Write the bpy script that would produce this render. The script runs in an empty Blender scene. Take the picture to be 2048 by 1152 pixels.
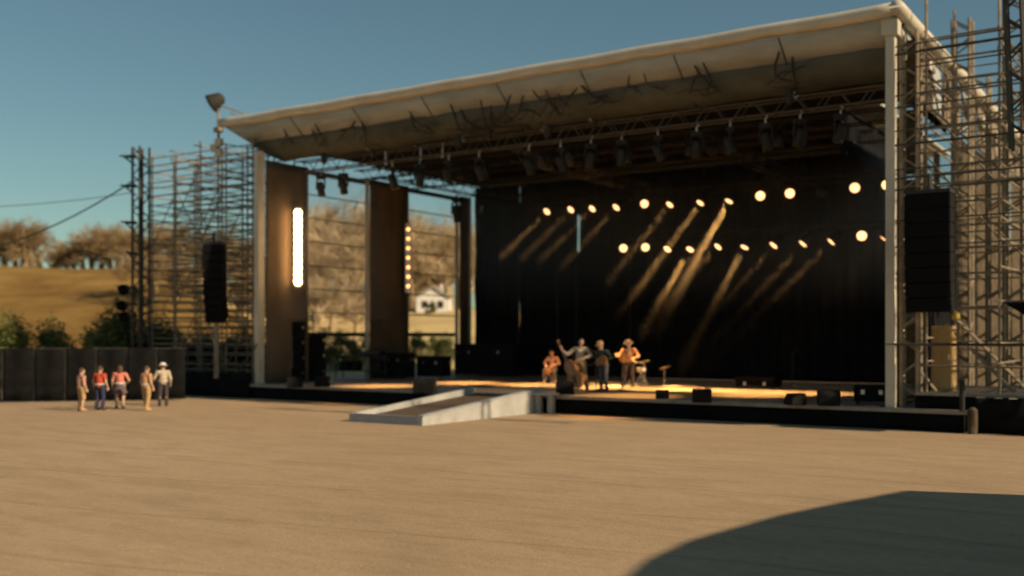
import bpy, bmesh, math, random
from mathutils import Vector, Matrix, Euler, noise
from math import sin, cos, pi, radians as R
S = bpy.context.scene
C = S.collection
# ------------------------------------------------------------------ camera
YAW = R(34); F = 2082.0; CX, HY = 1024.0, 672.0; CAMH = 2.5
cd = bpy.data.cameras.new("camera"); cam = bpy.data.objects.new("camera", cd); C.objects.link(cam)
cam.location = (0, 0, CAMH); cam.rotation_euler = (pi/2, 0, YAW)
cd.sensor_width = 36; cd.lens = 36*F/2048; cd.shift_y = 96/2048
cd.clip_start = .1; cd.clip_end = 3000
cd.dof.use_dof = True; cd.dof.focus_distance = 15.0; cd.dof.aperture_fstop = 0.5
S.camera = cam
# ------------------------------------------------------------------ sky, sun, exposure
SUN_EL, SUN_AZ = R(30), R(3)          # azimuth measured from +X towards +Y
w = bpy.data.worlds.new("World"); S.world = w; w.use_nodes = True
nt = w.node_tree; nt.nodes.clear()
sky = nt.nodes.new("ShaderNodeTexSky"); sky.sky_type = 'NISHITA'; sky.sun_disc = False
sky.sun_elevation = SUN_EL; sky.sun_rotation = pi/2 - SUN_AZ
sky.air_density = 1.0; sky.dust_density = .6; sky.ozone_density = 1.2
tint = nt.nodes.new("ShaderNodeMix"); tint.data_type = 'RGBA'; tint.blend_type = 'MULTIPLY'
tint.inputs[0].default_value = 1; tint.inputs[7].default_value = (.93, 1.10, .93, 1)
bg = nt.nodes.new("ShaderNodeBackground"); bg.inputs[1].default_value = .055
wo = nt.nodes.new("ShaderNodeOutputWorld")
nt.links.new(sky.outputs[0], tint.inputs[6]); nt.links.new(tint.outputs[2], bg.inputs[0]); nt.links.new(bg.outputs[0], wo.inputs[0])
sl = bpy.data.lights.new("sun", 'SUN'); sl.energy = 5.0; sl.angle = R(.8); sl.color = (1, .77, .50)
so = bpy.data.objects.new("sun", sl); C.objects.link(so)
sd = Vector((cos(SUN_EL)*cos(SUN_AZ), cos(SUN_EL)*sin(SUN_AZ), sin(SUN_EL)))
so.rotation_euler = sd.to_track_quat('Z', 'Y').to_euler()
S.view_settings.view_transform = 'Standard'; S.view_settings.look = 'None'; S.view_settings.gamma = 1
S.view_settings.exposure = 0.25
S.cycles.volume_bounces = 0; S.cycles.max_bounces = 6; S.cycles.diffuse_bounces = 3
S.cycles.use_denoising = True

FW = Vector((-sin(YAW), cos(YAW), 0)); RT = Vector((cos(YAW), sin(YAW), 0)); UP = Vector((0, 0, 1))
def at(px, py, z=None, y=None, x=None, w=None):
    """point of the place seen along a line of sight, on the plane z=, y=, x= or at the depth w="""
    d = FW + (px-CX)/F*RT + (HY-py)/F*UP
    t = w if w is not None else (z-CAMH)/d.z if z is not None else y/d.y if y is not None else x/d.x
    return Vector((0, 0, CAMH)) + d*t

# ------------------------------------------------------------------ materials
_m = {}
def mat(name, col, rough=.8, var=.25, scale=3.0, bump=.0, metal=0.0, stretch=(1, 1, 1), emit=None, col2=None, detail=6, alpha=None):
    if name in _m: return _m[name]
    m = bpy.data.materials.new(name); m.use_nodes = True; n = m.node_tree; N = n.nodes; L = n.links
    b = N["Principled BSDF"]; b.inputs["Roughness"].default_value = rough; b.inputs["Metallic"].default_value = metal
    if rough >= .85: b.inputs["Specular IOR Level"].default_value = .12
    if emit:
        b.inputs["Emission Color"].default_value = (*emit[0], 1); b.inputs["Emission Strength"].default_value = emit[1]
        b.inputs["Base Color"].default_value = (*col, 1); _m[name] = m; return m
    tc = N.new("ShaderNodeTexCoord"); mp = N.new("ShaderNodeMapping"); mp.inputs["Scale"].default_value = stretch
    L.new(tc.outputs["Object"], mp.inputs[0])
    nz = N.new("ShaderNodeTexNoise"); nz.inputs["Scale"].default_value = scale; nz.inputs["Detail"].default_value = detail
    nz.inputs["Roughness"].default_value = .62
    L.new(mp.outputs[0], nz.inputs[0])
    cr = N.new("ShaderNodeValToRGB"); cr.color_ramp.elements[0].position = .32; cr.color_ramp.elements[1].position = .68
    c2 = col2 or tuple(min(1, c*(1+var)) for c in col); c1 = tuple(c*(1-var) for c in col)
    if col2: c1 = col
    cr.color_ramp.elements[0].color = (*c1, 1); cr.color_ramp.elements[1].color = (*c2, 1)
    L.new(nz.outputs[0], cr.inputs[0]); L.new(cr.outputs[0], b.inputs["Base Color"])
    if bump:
        bp = N.new("ShaderNodeBump"); bp.inputs["Strength"].default_value = bump; bp.inputs["Distance"].default_value = .05
        n2 = N.new("ShaderNodeTexNoise"); n2.inputs["Scale"].default_value = scale*4; n2.inputs["Detail"].default_value = 5
        L.new(mp.outputs[0], n2.inputs[0]); L.new(n2.outputs[0], bp.inputs["Height"]); L.new(bp.outputs[0], b.inputs["Normal"])
    if alpha is not None: b.inputs["Alpha"].default_value = alpha
    _m[name] = m; return m

M = dict(
 cream=mat("cream_vinyl", (.46, .415, .33), .55, .16, 1.2, .1, col2=(.58, .53, .43)),
 soffit=mat("grey_canvas", (.27, .30, .31), .88, .18, .5, .15, stretch=(1, 3, 3), col2=(.41, .45, .46)),
 soffit_shade=mat("shaded_canvas", (.055, .063, .056), .9, .2, .5, .15, col2=(.11, .12, .108)),  # shade on the lower fascia, painted in as a darker canvas
 taupe=mat("taupe_canvas", (.16, .13, .095), .9, .2, 1.5, .3, col2=(.26, .215, .16)),
 roof=mat("roof_sheet", (.5, .48, .42), .6, .1, 1),
 black=mat("black_paint", (.014, .014, .015), .6, .3, 6),
 drape=mat("black_drape", (.006, .006, .007), .95, .4, 2, .2),
 skirt=mat("black_skirting_cloth", (.0065, .0065, .007), .92, .5, 1.2, .6, stretch=(1, 1, 2)),
 brown=mat("brown_cloth_panel", (.09, .068, .046), .9, .2, .8, .2, stretch=(1, 1, .8), col2=(.13, .10, .068)),
 alu=mat("dull_aluminium", (.10, .095, .085), .45, .15, 8, 0, .7),
 darkalu=mat("dark_truss_metal", (.022, .022, .022), .6, .3, 6, 0, .5),
 scaf=mat("weathered_scaffold_tube", (.15, .118, .08), .7, .35, 2.5, .1, .1, col2=(.34, .275, .19)),
 scafd=mat("dark_scaffold_tube", (.05, .045, .038), .7, .4, 3, .1, .2),
 tan=mat("tan_debris_netting", (.045, .034, .022), .9, .3, 4, .6, stretch=(1, 1, .7), col2=(.13, .10, .066)),
 deck=mat("stage_deck_boards", (.19, .155, .115), .5, .25, 3.0, .05, stretch=(.3, 3, 1), col2=(.26, .215, .16)),
 edge=mat("deck_edge_trim", (.26, .23, .19), .6, .2, 4),
 white=mat("white_painted_ply", (.36, .36, .345), .6, .2, 1.6, .05),
 greyp=mat("grey_painted_ply", (.30, .31, .325), .6, .1, 3),
 rampdeck=mat("dark_brown_ramp_grip", (.10, .075, .055), .85, .3, 8, .3),
 case=mat("black_case_board", (.010, .010, .0105), .88, .35, 5),
 grille=mat("black_speaker_grille", (.007, .007, .0075), .9, .2, 60, .4),
 hardware=mat("bright_hardware", (.55, .53, .5), .35, .1, 8, 0, .8),
 wood=mat("tan_plywood", (.40, .26, .10), .7, .15, 2.5, .1, stretch=(4, 4, .6), col2=(.50, .34, .15)),
 lamp=mat("lit_lamp_lens", (1, .8, .5), .4, emit=((1, .52, .21), 2.6)),
 strip=mat("lit_strip_lens", (1, .8, .5), .4, emit=((1, .58, .24), 26)),
 bulb=mat("lit_small_bulb", (1, .7, .4), .4, emit=((1, .45, .14), 3)),
 lens=mat("dark_glass_lens", (.03, .035, .04), .08, .1, 3),
 skin=mat("skin", (.52, .32, .21), .6, .08, 8),
 hairb=mat("brown_hair", (.07, .04, .022), .8, .3, 20, .3),
 eye=mat("dark_eye", (.03, .02, .015), .3, .1, 5),
 bark=mat("bare_bark", (.15, .105, .055), .9, .3, 1.5, 0, col2=(.27, .20, .115)),
 twig=mat("bare_twigs", (.135, .088, .042), .9, .3, .5, 0, col2=(.36, .27, .15)),
 twigp=mat("pale_bare_twigs", (.25, .18, .10), .9, .3, .5, 0, col2=(.52, .41, .26)),
 leaf=mat("evergreen_leaves", (.045, .065, .014), .8, .4, 1.3, 0, col2=(.13, .145, .03)),
 varnish=mat("orange_varnished_wood", (.30, .12, .035), .35, .25, 4, 0, 0, (1, 1, .4)),
 brass=mat("brass_cymbal", (.65, .45, .16), .3, .15, 12, 0, .8),
)

# ------------------------------------------------------------------ helpers
def link(name, bm, m, parent=None, smooth=False):
    me = bpy.data.meshes.new(name)
    bmesh.ops.recalc_face_normals(bm, faces=bm.faces[:])
    bm.to_mesh(me); bm.free()
    if isinstance(m, str): m = M[m]
    me.materials.append(m)
    if smooth:
        for p in me.polygons: p.use_smooth = True
    o = bpy.data.objects.new(name, me); C.objects.link(o)
    if parent: o.parent = parent
    return o
def thing(name, label, cat, loc=(0, 0, 0), rz=0, group=None):
    o = bpy.data.objects.new(name, None); C.objects.link(o)
    o.location = loc; o.rotation_euler = (0, 0, rz); o['label'] = label; o['category'] = cat
    if group: o['group'] = group
    return o
def tag(o, label, cat, group=None):
    o['label'] = label; o['category'] = cat
    if group: o['group'] = group
    return o
def dup(o, parent=None, label=None):
    c = o.copy(); C.objects.link(c); c.parent = parent
    if label: c['label'] = label
    for ch in list(o.children): dup(ch, c)
    return c
def box(bm, c, s, rot=None, bevel=0):
    r = bmesh.ops.create_cube(bm, size=1); vs = r['verts']
    mt = Matrix.Translation(c) @ (rot if rot else Matrix()) @ Matrix.Diagonal((*s, 1))
    bmesh.ops.transform(bm, matrix=mt, verts=vs)
    if bevel:
        es = list({e for v in vs for e in v.link_edges})
        bmesh.ops.bevel(bm, geom=es, offset=bevel, segments=2, affect='EDGES', profile=.7)
def bx(x0, x1, y0, y1, z0, z1, bevel=0):
    bm = bmesh.new(); box(bm, ((x0+x1)/2, (y0+y1)/2, (z0+z1)/2), (x1-x0, y1-y0, z1-z0), bevel=bevel); return bm
def frame(d):
    d = d.normalized(); u = d.cross(UP if abs(d.z) < .95 else Vector((1, 0, 0))).normalized(); return u, d.cross(u)
def tube(bm, pts, r, seg=6, cap=True):
    pts = [Vector(p) for p in pts]; n = len(pts); rs = r if isinstance(r, (list, tuple)) else [r]*n
    rings = []; u = None
    for i, p in enumerate(pts):
        d = (pts[min(i+1, n-1)]-pts[max(i-1, 0)])
        if d.length < 1e-6: d = UP.copy()
        d.normalize()
        if u is None: u, v = frame(d)
        else:
            u = (u-d*u.dot(d))
            if u.length < 1e-4: u, v = frame(d)
            u.normalize(); v = d.cross(u)
        rings.append([bm.verts.new(p+(u*cos(2*pi*k/seg)+v*sin(2*pi*k/seg))*rs[i]) for k in range(seg)])
    for a, b in zip(rings, rings[1:]):
        for k in range(seg): bm.faces.new((a[k], a[(k+1) % seg], b[(k+1) % seg], b[k]))
    if cap and seg > 2:
        bm.faces.new(rings[0][::-1]); bm.faces.new(rings[-1])
def tb(pts, r, seg=6):
    bm = bmesh.new(); tube(bm, pts, r, seg); return bm
def lathe(bm, prof, seg=16, mtx=None):
    """prof: (radius, height) pairs round local Z"""
    rings = []
    for r, h in prof: rings.append([Vector((r*cos(2*pi*k/seg), r*sin(2*pi*k/seg), h)) for k in range(seg)])
    if mtx: rings = [[mtx @ v for v in a] for a in rings]
    rv = [[bm.verts.new(v) for v in a] for a in rings]
    for a, b in zip(rv, rv[1:]):
        for k in range(seg): bm.faces.new((a[k], a[(k+1) % seg], b[(k+1) % seg], b[k]))
    bm.faces.new(rv[0][::-1]); bm.faces.new(rv[-1])
def lt(prof, seg=16, mtx=None):
    bm = bmesh.new(); lathe(bm, prof, seg, mtx); return bm
def prism(pts, d, mtx=None, bevel=0):
    """outline in local XZ extruded by d along Y"""
    bm = bmesh.new(); a = [bm.verts.new((x, -d/2, z)) for x, z in pts]; b = [bm.verts.new((x, d/2, z)) for x, z in pts]
    bm.faces.new(a); bm.faces.new(b[::-1]); n = len(pts)
    for i in range(n): bm.faces.new((a[i], b[i], b[(i+1) % n], a[(i+1) % n]))
    if bevel: bmesh.ops.bevel(bm, geom=[e for e in bm.edges], offset=bevel, segments=2, affect='EDGES')
    if mtx: bmesh.ops.transform(bm, matrix=mtx, verts=bm.verts[:])
    return bm
ORD = ["first", "second", "third", "fourth", "fifth", "sixth", "seventh", "eighth", "ninth", "tenth", "eleventh", "twelfth", "thirteenth",
       "fourteenth", "fifteenth", "sixteenth", "seventeenth", "eighteenth"]

ORDX = ORD+["nineteenth", "twentieth", "twenty-first", "twenty-second", "twenty-third"]
# ------------------------------------------------------------------ ground and hill
def ground_mat():
    m = bpy.data.materials.new("dusty_tarmac"); m.use_nodes = True; n = m.node_tree; N = n.nodes; L = n.links
    b = N["Principled BSDF"]; b.inputs["Roughness"].default_value = .9
    tc = N.new("ShaderNodeTexCoord")
    def nz(scale, stretch=(1, 1, 1), rot=0, det=8, ro=.6):
        mp = N.new("ShaderNodeMapping"); mp.inputs["Scale"].default_value = stretch; mp.inputs["Rotation"].default_value = (0, 0, rot)
        L.new(tc.outputs["Object"], mp.inputs[0]); t = N.new("ShaderNodeTexNoise"); t.inputs["Scale"].default_value = scale
        t.inputs["Detail"].default_value = det; t.inputs["Roughness"].default_value = ro; L.new(mp.outputs[0], t.inputs[0]); return t.outputs[0]
    def ramp(fac, p0, c0, p1, c1):
        r = N.new("ShaderNodeValToRGB"); e = r.color_ramp.elements; e[0].position = p0; e[0].color = (*c0, 1); e[1].position = p1; e[1].color = (*c1, 1)
        L.new(fac, r.inputs[0]); return r.outputs[0]
    def mul(a, c):
        x = N.new("ShaderNodeMix"); x.data_type = 'RGBA'; x.blend_type = 'MULTIPLY'; x.inputs[0].default_value = 1; L.new(a, x.inputs[6]); L.new(c, x.inputs[7]); return x.outputs[2]
    c = ramp(nz(.12), .3, (.36, .255, .15), .7, (.44, .32, .195))
    c = mul(c, ramp(nz(.5, (1, 3.2, 1), -.35), .36, (.86, .85, .84), .55, (1, 1, 1)))       # long dusty streaks
    c = mul(c, ramp(nz(.9, (1, 5, 1), .25), .34, (.92, .91, .90), .5, (1, 1, 1)))
    c = mul(c, ramp(nz(30, det=4, ro=.8), .3, (.78, .78, .78), .7, (1.14, 1.13, 1.12)))      # grit
    c = mul(c, ramp(nz(6, det=5, ro=.7), .3, (.88, .88, .88), .65, (1.06, 1.06, 1.06)))
    # worn joint lines across the lot
    wv = N.new("ShaderNodeTexWave"); wv.wave_type = 'BANDS'; wv.bands_direction = 'Y'; wv.inputs["Scale"].default_value = .12
    wv.inputs["Distortion"].default_value = 8; wv.inputs["Detail"].default_value = 3; wv.inputs["Detail Scale"].default_value = .35
    mp = N.new("ShaderNodeMapping"); mp.inputs["Rotation"].default_value = (0, 0, -.06); L.new(tc.outputs["Object"], mp.inputs[0]); L.new(mp.outputs[0], wv.inputs[0])
    c = mul(c, ramp(wv.outputs[1], .0, (.86, .84, .82), .008, (1, 1, 1)))
    L.new(c, b.inputs["Base Color"])
    bp = N.new("ShaderNodeBump"); bp.inputs["Strength"].default_value = .5; bp.inputs["Distance"].default_value = .03
    L.new(nz(14, det=6, ro=.75), bp.inputs["Height"]); L.new(bp.outputs[0], b.inputs["Normal"])
    return m
bm = bmesh.new(); bmesh.ops.create_grid(bm, x_segments=8, y_segments=8, size=1200)
o = link("ground", bm, ground_mat()); o['kind'] = 'structure'

def sstep(a, b, x):
    t = max(0, min(1, (x-a)/(b-a))); return t*t*(3-2*t)
def hill_h(l, wd):
    """l sideways, wd away from the lot"""
    top = 9.6-4.2*sstep(-32, -24, l*105/max(wd, 60)) + 1.5*sstep(10, 40, l)
    h = top*sstep(55, 112, wd) + max(0, wd-112)*.012*1.0
    if wd > 58: h += .5*noise.noise(Vector((l*.06, wd*.06, 0)))+.15*noise.noise(Vector((l*.3, wd*.3, 3)))
    return h
bm = bmesh.new(); NL, NW = 200, 120; g = []
for i in range(NW):
    wd = 54+300*(i/(NW-1))**1.6; row = []
    for j in range(NL):
        l = (-110+(220)*j/(NL-1))*(wd/100+.2); row.append(bm.verts.new(FW*wd+RT*l+UP*(hill_h(l, wd)-(.6 if wd < 57 else .0))))
    g.append(row)
for i in range(NW-1):
    for j in range(NL-1): bm.faces.new((g[i][j], g[i][j+1], g[i+1][j+1], g[i+1][j]))
hbm = bm; o = link("hill", bm, mat("dry_golden_grass", (.14, .075, .020), .95, .3, .16, .8, col2=(.30, .19, .06)), smooth=True); o['kind'] = 'structure'
o.data.materials.append(mat("pale_straw_field", (.36, .26, .115), .95, .3, .12, .8, col2=(.62, .49, .25)))
for p_ in o.data.polygons:
    c_ = p_.center; wd_ = c_.dot(FW); l_ = c_.dot(RT)
    if l_*105/wd_ > -27+6*noise.noise(c_*.08): p_.material_index = 1

# ------------------------------------------------------------------ vegetation
def branch(bm, tw, p, d, ln, r, lev, rnd, spread):
    n = 3; pts = [p.copy()]; q = p.copy(); dd = d.copy()
    for i in range(n):
        dd = (dd+Vector((rnd.uniform(-1, 1), rnd.uniform(-1, 1), rnd.uniform(-.5, .8)))*.16).normalized(); q = q+dd*ln/n; pts.append(q.copy())
    tube(bm if lev < 3 else tw, pts, [r*(1-.45*i/n) for i in range(n+1)], 5 if lev < 2 else 3, cap=False)
    if lev >= 5: return
    k = [5, 4, 4, 5, 4][lev]
    for i in range(k):
        f = .35+.65*(i+rnd.random())/k
        a = rnd.uniform(0, 2*pi); u, v = frame(dd)
        nd = (dd*rnd.uniform(.5, .9)+(u*cos(a)+v*sin(a))*spread*rnd.uniform(.6, 1.1)+UP*.12).normalized()
        j = min(n-1, int(f*n)); base = pts[j].lerp(pts[j+1], f*n-j if f < 1 else 1)
        branch(bm, tw, base, nd, ln*rnd.uniform(.55, .78), r*.5, lev+1, rnd, spread)
def make_bare(seed, spread=.9):
    rnd = random.Random(seed); a = bmesh.new(); t = bmesh.new()
    branch(a, t, Vector((0, 0, -.3)), UP.copy(), 2.3, .24, 0, rnd, spread)
    root = thing("bare_tree", "bare brown winter tree", "tree")
    link("trunk", a, 'bark', root); cr_ = link("crown", t, 'twig', root); root['height'] = max(v.co.z for v in cr_.data.vertices)
    return root
def leafcloud(bm, c, rad, n, rnd, size, zc=1.0):
    for i in range(n):
        while True:
            v = Vector((rnd.uniform(-1, 1), rnd.uniform(-1, 1), rnd.uniform(-1, 1)))
            if v.length < 1: break
        v = v*(.55+.45*rnd.random()); p = c+Vector((v.x*rad, v.y*rad, v.z*rad*zc))
        a = Vector((rnd.gauss(0, 1), rnd.gauss(0, 1), rnd.gauss(0, 1))).normalized(); u, w_ = frame(a); s = size*rnd.uniform(.6, 1.3)
        vs = [bm.verts.new(p+u*s*x+w_*s*y*.6) for x, y in ((-1, 0), (0, -.8), (1, 0), (0, .8))]; bm.faces.new(vs)
def make_bush(seed, h=3.2):
    rnd = random.Random(seed); root = thing("evergreen_bush", "green evergreen bush", "bush")
    a = bmesh.new()
    for k in range(4):
        an = k*1.6; tube(a, [(0, 0, -.2), (.25*cos(an), .25*sin(an), h*.35), (.6*cos(an), .6*sin(an), h*.7)], [.09, .06, .02], 5)
    link("trunk", a, 'bark', root); b = bmesh.new()
    for k in range(16):
        zz = h*(.12+.8*rnd.random()); rr = (1-zz/h)*1.35+.15; an = rnd.uniform(0, 6.3)
        leafcloud(b, Vector((rr*.7*cos(an), rr*.7*sin(an), zz)), rnd.uniform(.45, .8), 260, rnd, .075)
    link("crown", b, 'leaf', root); return root
bares = [make_bare(s, sp) for s, sp in ((3, .9), (11, .75), (29, 1.0), (47, .85))]
rnd = random.Random(5); first = set()
def put_tree(i, l, wd, h, label, group, base=8.2):
    p = bares[i % 4]
    o = p if i % 4 not in first else dup(p); first.add(i % 4)
    pos = FW*wd+RT*l; o.location = (pos.x, pos.y, hill_h(l, wd)-.15); s = h/p['height']; o.scale = (s*rnd.uniform(1.15, 1.5),)*2+(s,)
    o.rotation_euler = (0, 0, rnd.uniform(0, 6.28)); o['label'] = label; o['group'] = group
    if 'tan winter' in label:
        for ch in o.children: ch.material_slots[0].link = 'OBJECT'; ch.material_slots[0].material = M['twigp']
    return o
def px_l(px, wd): return (px-CX)/F*wd
k = 0
for px, wd, h in ((-40, 118, 6), (-15, 124, 6), (10, 120, 6.5), (30, 115, 5.8), (45, 114, 6.6), (62, 119, 6.4), (80, 122, 6.0), (100, 128, 4.4), (116, 122, 3.8), (132, 118, 3.9), (150, 124, 4.4), (168, 118, 4.8), (185, 118, 6.0), (203, 121, 6.6), (220, 117, 6.8),
                  (236, 121, 6.2), (252, 116, 5.6), (268, 124, 4.6), (285, 118, 5.0)):
    put_tree(k, px_l(px, wd), wd, h, "bare brown winter tree on the ridge above the golden grass slope", "trees on the ridge left of the stage"); k += 1
for px, wd, h in ((300, 118, 6), (335, 122, 6), (370, 116, 6.4), (405, 122, 7), (440, 118, 7), (480, 122, 7.5), (505, 114, 7.5), (350, 84, 5.2), (420, 88, 5.5), (480, 82, 5.5), (310, 86, 5), (515, 90, 6)):
    put_tree(k, px_l(px, wd), wd, h, "bare brown tree behind the scaffold tower left of the stage", "trees behind the left scaffold"); k += 1
for px, wd, h in ((590, 96, 8), (620, 104, 11), (640, 92, 8.5), (655, 112, 11.5), (678, 100, 11.5), (700, 94, 9), (715, 110, 12.5), (740, 104, 11), (665, 84, 5.5), (710, 80, 4.5), (632, 80, 5.5),
                  (770, 112, 12), (810, 116, 12), (832, 122, 11.5), (858, 126, 11.5), (882, 122, 12), (900, 112, 11), (925, 118, 12), (822, 108, 8), (845, 135, 14), (893, 104, 7)):
    put_tree(k, px_l(px, wd), wd, h, "bare tan winter tree seen through the openings in the stage's left side", "trees seen through the stage side"); k += 1
for px, wd, h in ((1830, 70, 7), (1865, 76, 8), (1900, 68, 7), (1935, 78, 8.5), (1965, 70, 8), (2000, 74, 8.5), (2030, 68, 8), (2060, 78, 8.5), (1880, 64, 5), (1950, 62, 5.5), (2020, 62, 5.5)):
    put_tree(k, px_l(px, wd), wd, h, "bare brown tree behind the scaffold right of the stage", "trees behind the right scaffold"); k += 1
bushes = [make_bush(7), make_bush(19)]
bl = [(15, 50, 1.15, "round green bush at the far left behind the black fence"), (105, 51, 1.1, "green bush with a pointed top behind the black fence"),
      (215, 48, 1.15, "green bush left of the scaffold, behind the fence"), (250, 50, 1.35, "tall green bush against the left scaffold's corner"),
      (320, 52, 1.2, "dark green bush behind the scaffold, right of its corner column"), (400, 54, 1.0, "dark green bush behind the left speaker array"), (475, 55, 1.0, "dark green bush behind the scaffold beside the stage's left post"),
      (648, 63, .8, "green bush low in the first stage opening, beside the speaker stack"), (690, 66, .75, "green bush low in the middle of the first stage opening"), (722, 64, .7, "green bush at the right edge of the first stage opening"),
      (862, 97, .42, "lone green shrub halfway up the sunlit slope"), (872, 72, .55, "low green shrub at the foot of the sunlit slope"), (838, 66, .7, "green bush behind the rail of the second stage opening"), (890, 66, .7, "green bush at the right of the second stage opening"),
      (1905, 47, 1.3, "green bush behind the right scaffold, beside the hanging speaker"), (1990, 48, 1.3, "green bush behind the right scaffold near the frame edge")]
for i, (px, wd, s, lab) in enumerate(bl):
    o = bushes[i] if i < 2 else dup(bushes[i % 2]); l = px_l(px, wd); pos = FW*wd+RT*l
    o.location = (pos.x, pos.y, max(0, hill_h(l, wd))-.1); o.scale = (s*1.2, s*1.2, s); o.rotation_euler = (0, 0, i*1.3)
    o['label'] = lab; o['group'] = "green bushes"
# white house on the slope
hp = at(868, 588, w=101); l0 = px_l(868, 101)
hs = thing("white_house", "small white gabled house on the slope, seen through the second opening", "house", (hp.x, hp.y, hill_h(l0, 101)-.3), R(34)); hs.scale = (.8,)*3
hm = mat("white_render", (.72, .71, .68), .7, .08, 2)
wall = link("wall", prism([(-2, 0), (2, 0), (2, 1.9), (0, 3.1), (-2, 1.9)], 3.4), hm, hs)
rb = bmesh.new()
for s_ in (-1, 1): box(rb, (s_*1.08, 0, 2.62), (2.55, 3.9, .12), Matrix.Rotation(s_*math.atan(.6), 4, 'Y'))
rf = link("roof", rb, mat("pale_roof_slates", (.40, .40, .41), .6, .15, 3), hs); link("chimney", bx(.7, 1.1, .3, .7, 2.3, 3.7), hm, rf)
wn = mat("dark_window", (.03, .035, .04), .1, .1, 2)
for x in (-1.0, .9):
    wf = link("window", bx(x-.35, x+.35, -1.74, -1.69, .75, 1.55), wn, hs); link("frame", bx(x-.42, x+.42, -1.72, -1.66, .68, .75), 'white', wf)
link("door", bx(-.25, .25, -1.74, -1.69, 0, 1.3), mat("brown_door", (.1, .06, .03), .6), hs)

# ------------------------------------------------------------------ the stage building
X0, X1, YF, YB, ZD = -31.7, -7.0, 28.95, 43.5, .575
st = thing("open_air_stage", "large open-air stage with pale tubular roof edge, black interior and low deck", "stage", (0, 0, 0))
link("deck", bx(-35.2, -5.25, YF-.25, YB+1, ZD-.09, ZD), 'deck', st)
link("deck_edge", bx(-35.2, -5.25, YF-.30, YF-.255, ZD-.10, ZD+.004), 'edge', st)
def cloth(x0, x1, z0, z1, y, amp, wl, m, name, parent, seed=0, nx=None, along='x', skip=None):
    bm = bmesh.new(); nx = nx or max(8, int((x1-x0)/.12)); nz = max(3, int((z1-z0)/.35)); g = []
    for j in range(nz+1):
        row = []
        for i in range(nx+1):
            x = x0+(x1-x0)*i/nx; z = z0+(z1-z0)*j/nz
            dy = amp*(sin(2*pi*x/wl+1.5*noise.noise(Vector((x*.5, seed, 0))))*.6+noise.noise(Vector((x*1.3, z*.5, seed))))
            row.append(bm.verts.new((x, y+dy, z) if along == 'x' else (y+dy, x, z)))
        g.append(row)
    for j in range(nz):
        for i in range(nx):
            if skip and skip(x0+(x1-x0)*(i+.5)/nx, z0+(z1-z0)*(j+.5)/nz): continue
            bm.faces.new((g[j][i], g[j][i+1], g[j+1][i+1], g[j+1][i]))
    o = link(name, bm, m, parent, smooth=True)
    md = o.modifiers.new("thick", 'SOLIDIFY'); md.thickness = .012
    return o
cloth(-35.1, -5.35, .005, ZD-.10, YF-.17, .035, .9, 'skirt', 'front_skirting', st, 3)
cloth(YF-.2, YB, .005, ZD-.10, -5.35, .03, .9, 'skirt', 'side_skirting', st, 5, along='y')
link("substructure", bx(-35, -5.5, YF+.1, YB+.9, .0, ZD-.1), 'black', st)
# roof: top sheet, tubes, sloping canvas fascia
ZT = 11.2
def jointed(a, b, r, name, nj=7):
    a = Vector(a); b = Vector(b); pts = []; rs = []; n = nj*6
    for i in range(n+1):
        t = i/n; p = a.lerp(b, t); p.z -= .035*abs(sin(pi*t*nj)); pts.append(p); rs.append(r*(.93 if i % 6 == 0 else 1.0))
    o = link(name, tb(pts, rs, 14), 'cream', st, smooth=True); return o
jointed((-33.7, 28.62, ZT), (-6.85, 28.62, ZT), .185, 'front_roof_tube')
jointed((-6.95, 28.45, ZT), (-6.95, 52.5, ZT-.25), .20, 'side_roof_tube', 6)
rs_ = bmesh.new()
vs = [(-33.6, 28.65, ZT+.1), (-7, 28.65, ZT+.1), (-7, 35.5, ZT+.04), (-10.3, 35.5, ZT+.04), (-10.3, 52.3, ZT-.1), (-33.2, 52.3, ZT-.1)]
a = [rs_.verts.new(v) for v in vs]; b = [rs_.verts.new(Vector(v)-UP*.08) for v in vs]; rs_.faces.new(a); rs_.faces.new(b[::-1])
for i in range(6): rs_.faces.new((a[i], b[i], b[(i+1) % 6], a[(i+1) % 6]))
link("roof_sheet", rs_, 'roof', st)
for nm_, prof, mm_ in (("canvas_fascia", [(28.68, 11.02, -33.45), (29.05, 10.72, -33.1), (29.42, 10.42, -32.75)], "soffit"), ("lower_canvas", [(29.43, 10.42, -32.75), (29.46, 10.30, -32.7), (29.95, 9.98, -32.3), (30.45, 9.72, -31.9)], "soffit_shade")):
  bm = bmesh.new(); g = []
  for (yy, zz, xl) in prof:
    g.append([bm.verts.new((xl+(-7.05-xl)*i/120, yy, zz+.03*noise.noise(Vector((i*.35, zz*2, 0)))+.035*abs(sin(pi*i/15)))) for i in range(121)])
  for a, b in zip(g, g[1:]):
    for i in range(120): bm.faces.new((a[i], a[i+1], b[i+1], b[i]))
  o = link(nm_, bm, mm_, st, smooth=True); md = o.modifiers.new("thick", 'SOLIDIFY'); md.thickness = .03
for i in range(1, 8):
    x = -33+i*3.25; link("seam_batten", tb([(x, 28.7, 10.97), (x, 29.43, 10.34), (x, 30.42, 9.68)], .018, 5), 'darkalu', st)
link("ceiling", bx(-31.6, -10.4, 30.5, 44.5, 10.2, 10.26), 'drape', st); link("ceiling", bx(-10.395, -7.3, 30.5, 35.5, 10.2, 10.26), 'drape', st)
cloth(35.5, 43.4, 8.7, 10.3, -10.5, .03, .6, 'drape', 'added_dark_cloth', st, 91, along='y')  # added cloth that keeps sun off the stage smoke
cloth(30.6, 36.8, 9.25, 10.4, -7.4, .03, .6, 'drape', 'added_dark_cloth', st, 93, along='y')  # added black liner that hides the pale lit inside of the valance
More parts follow.
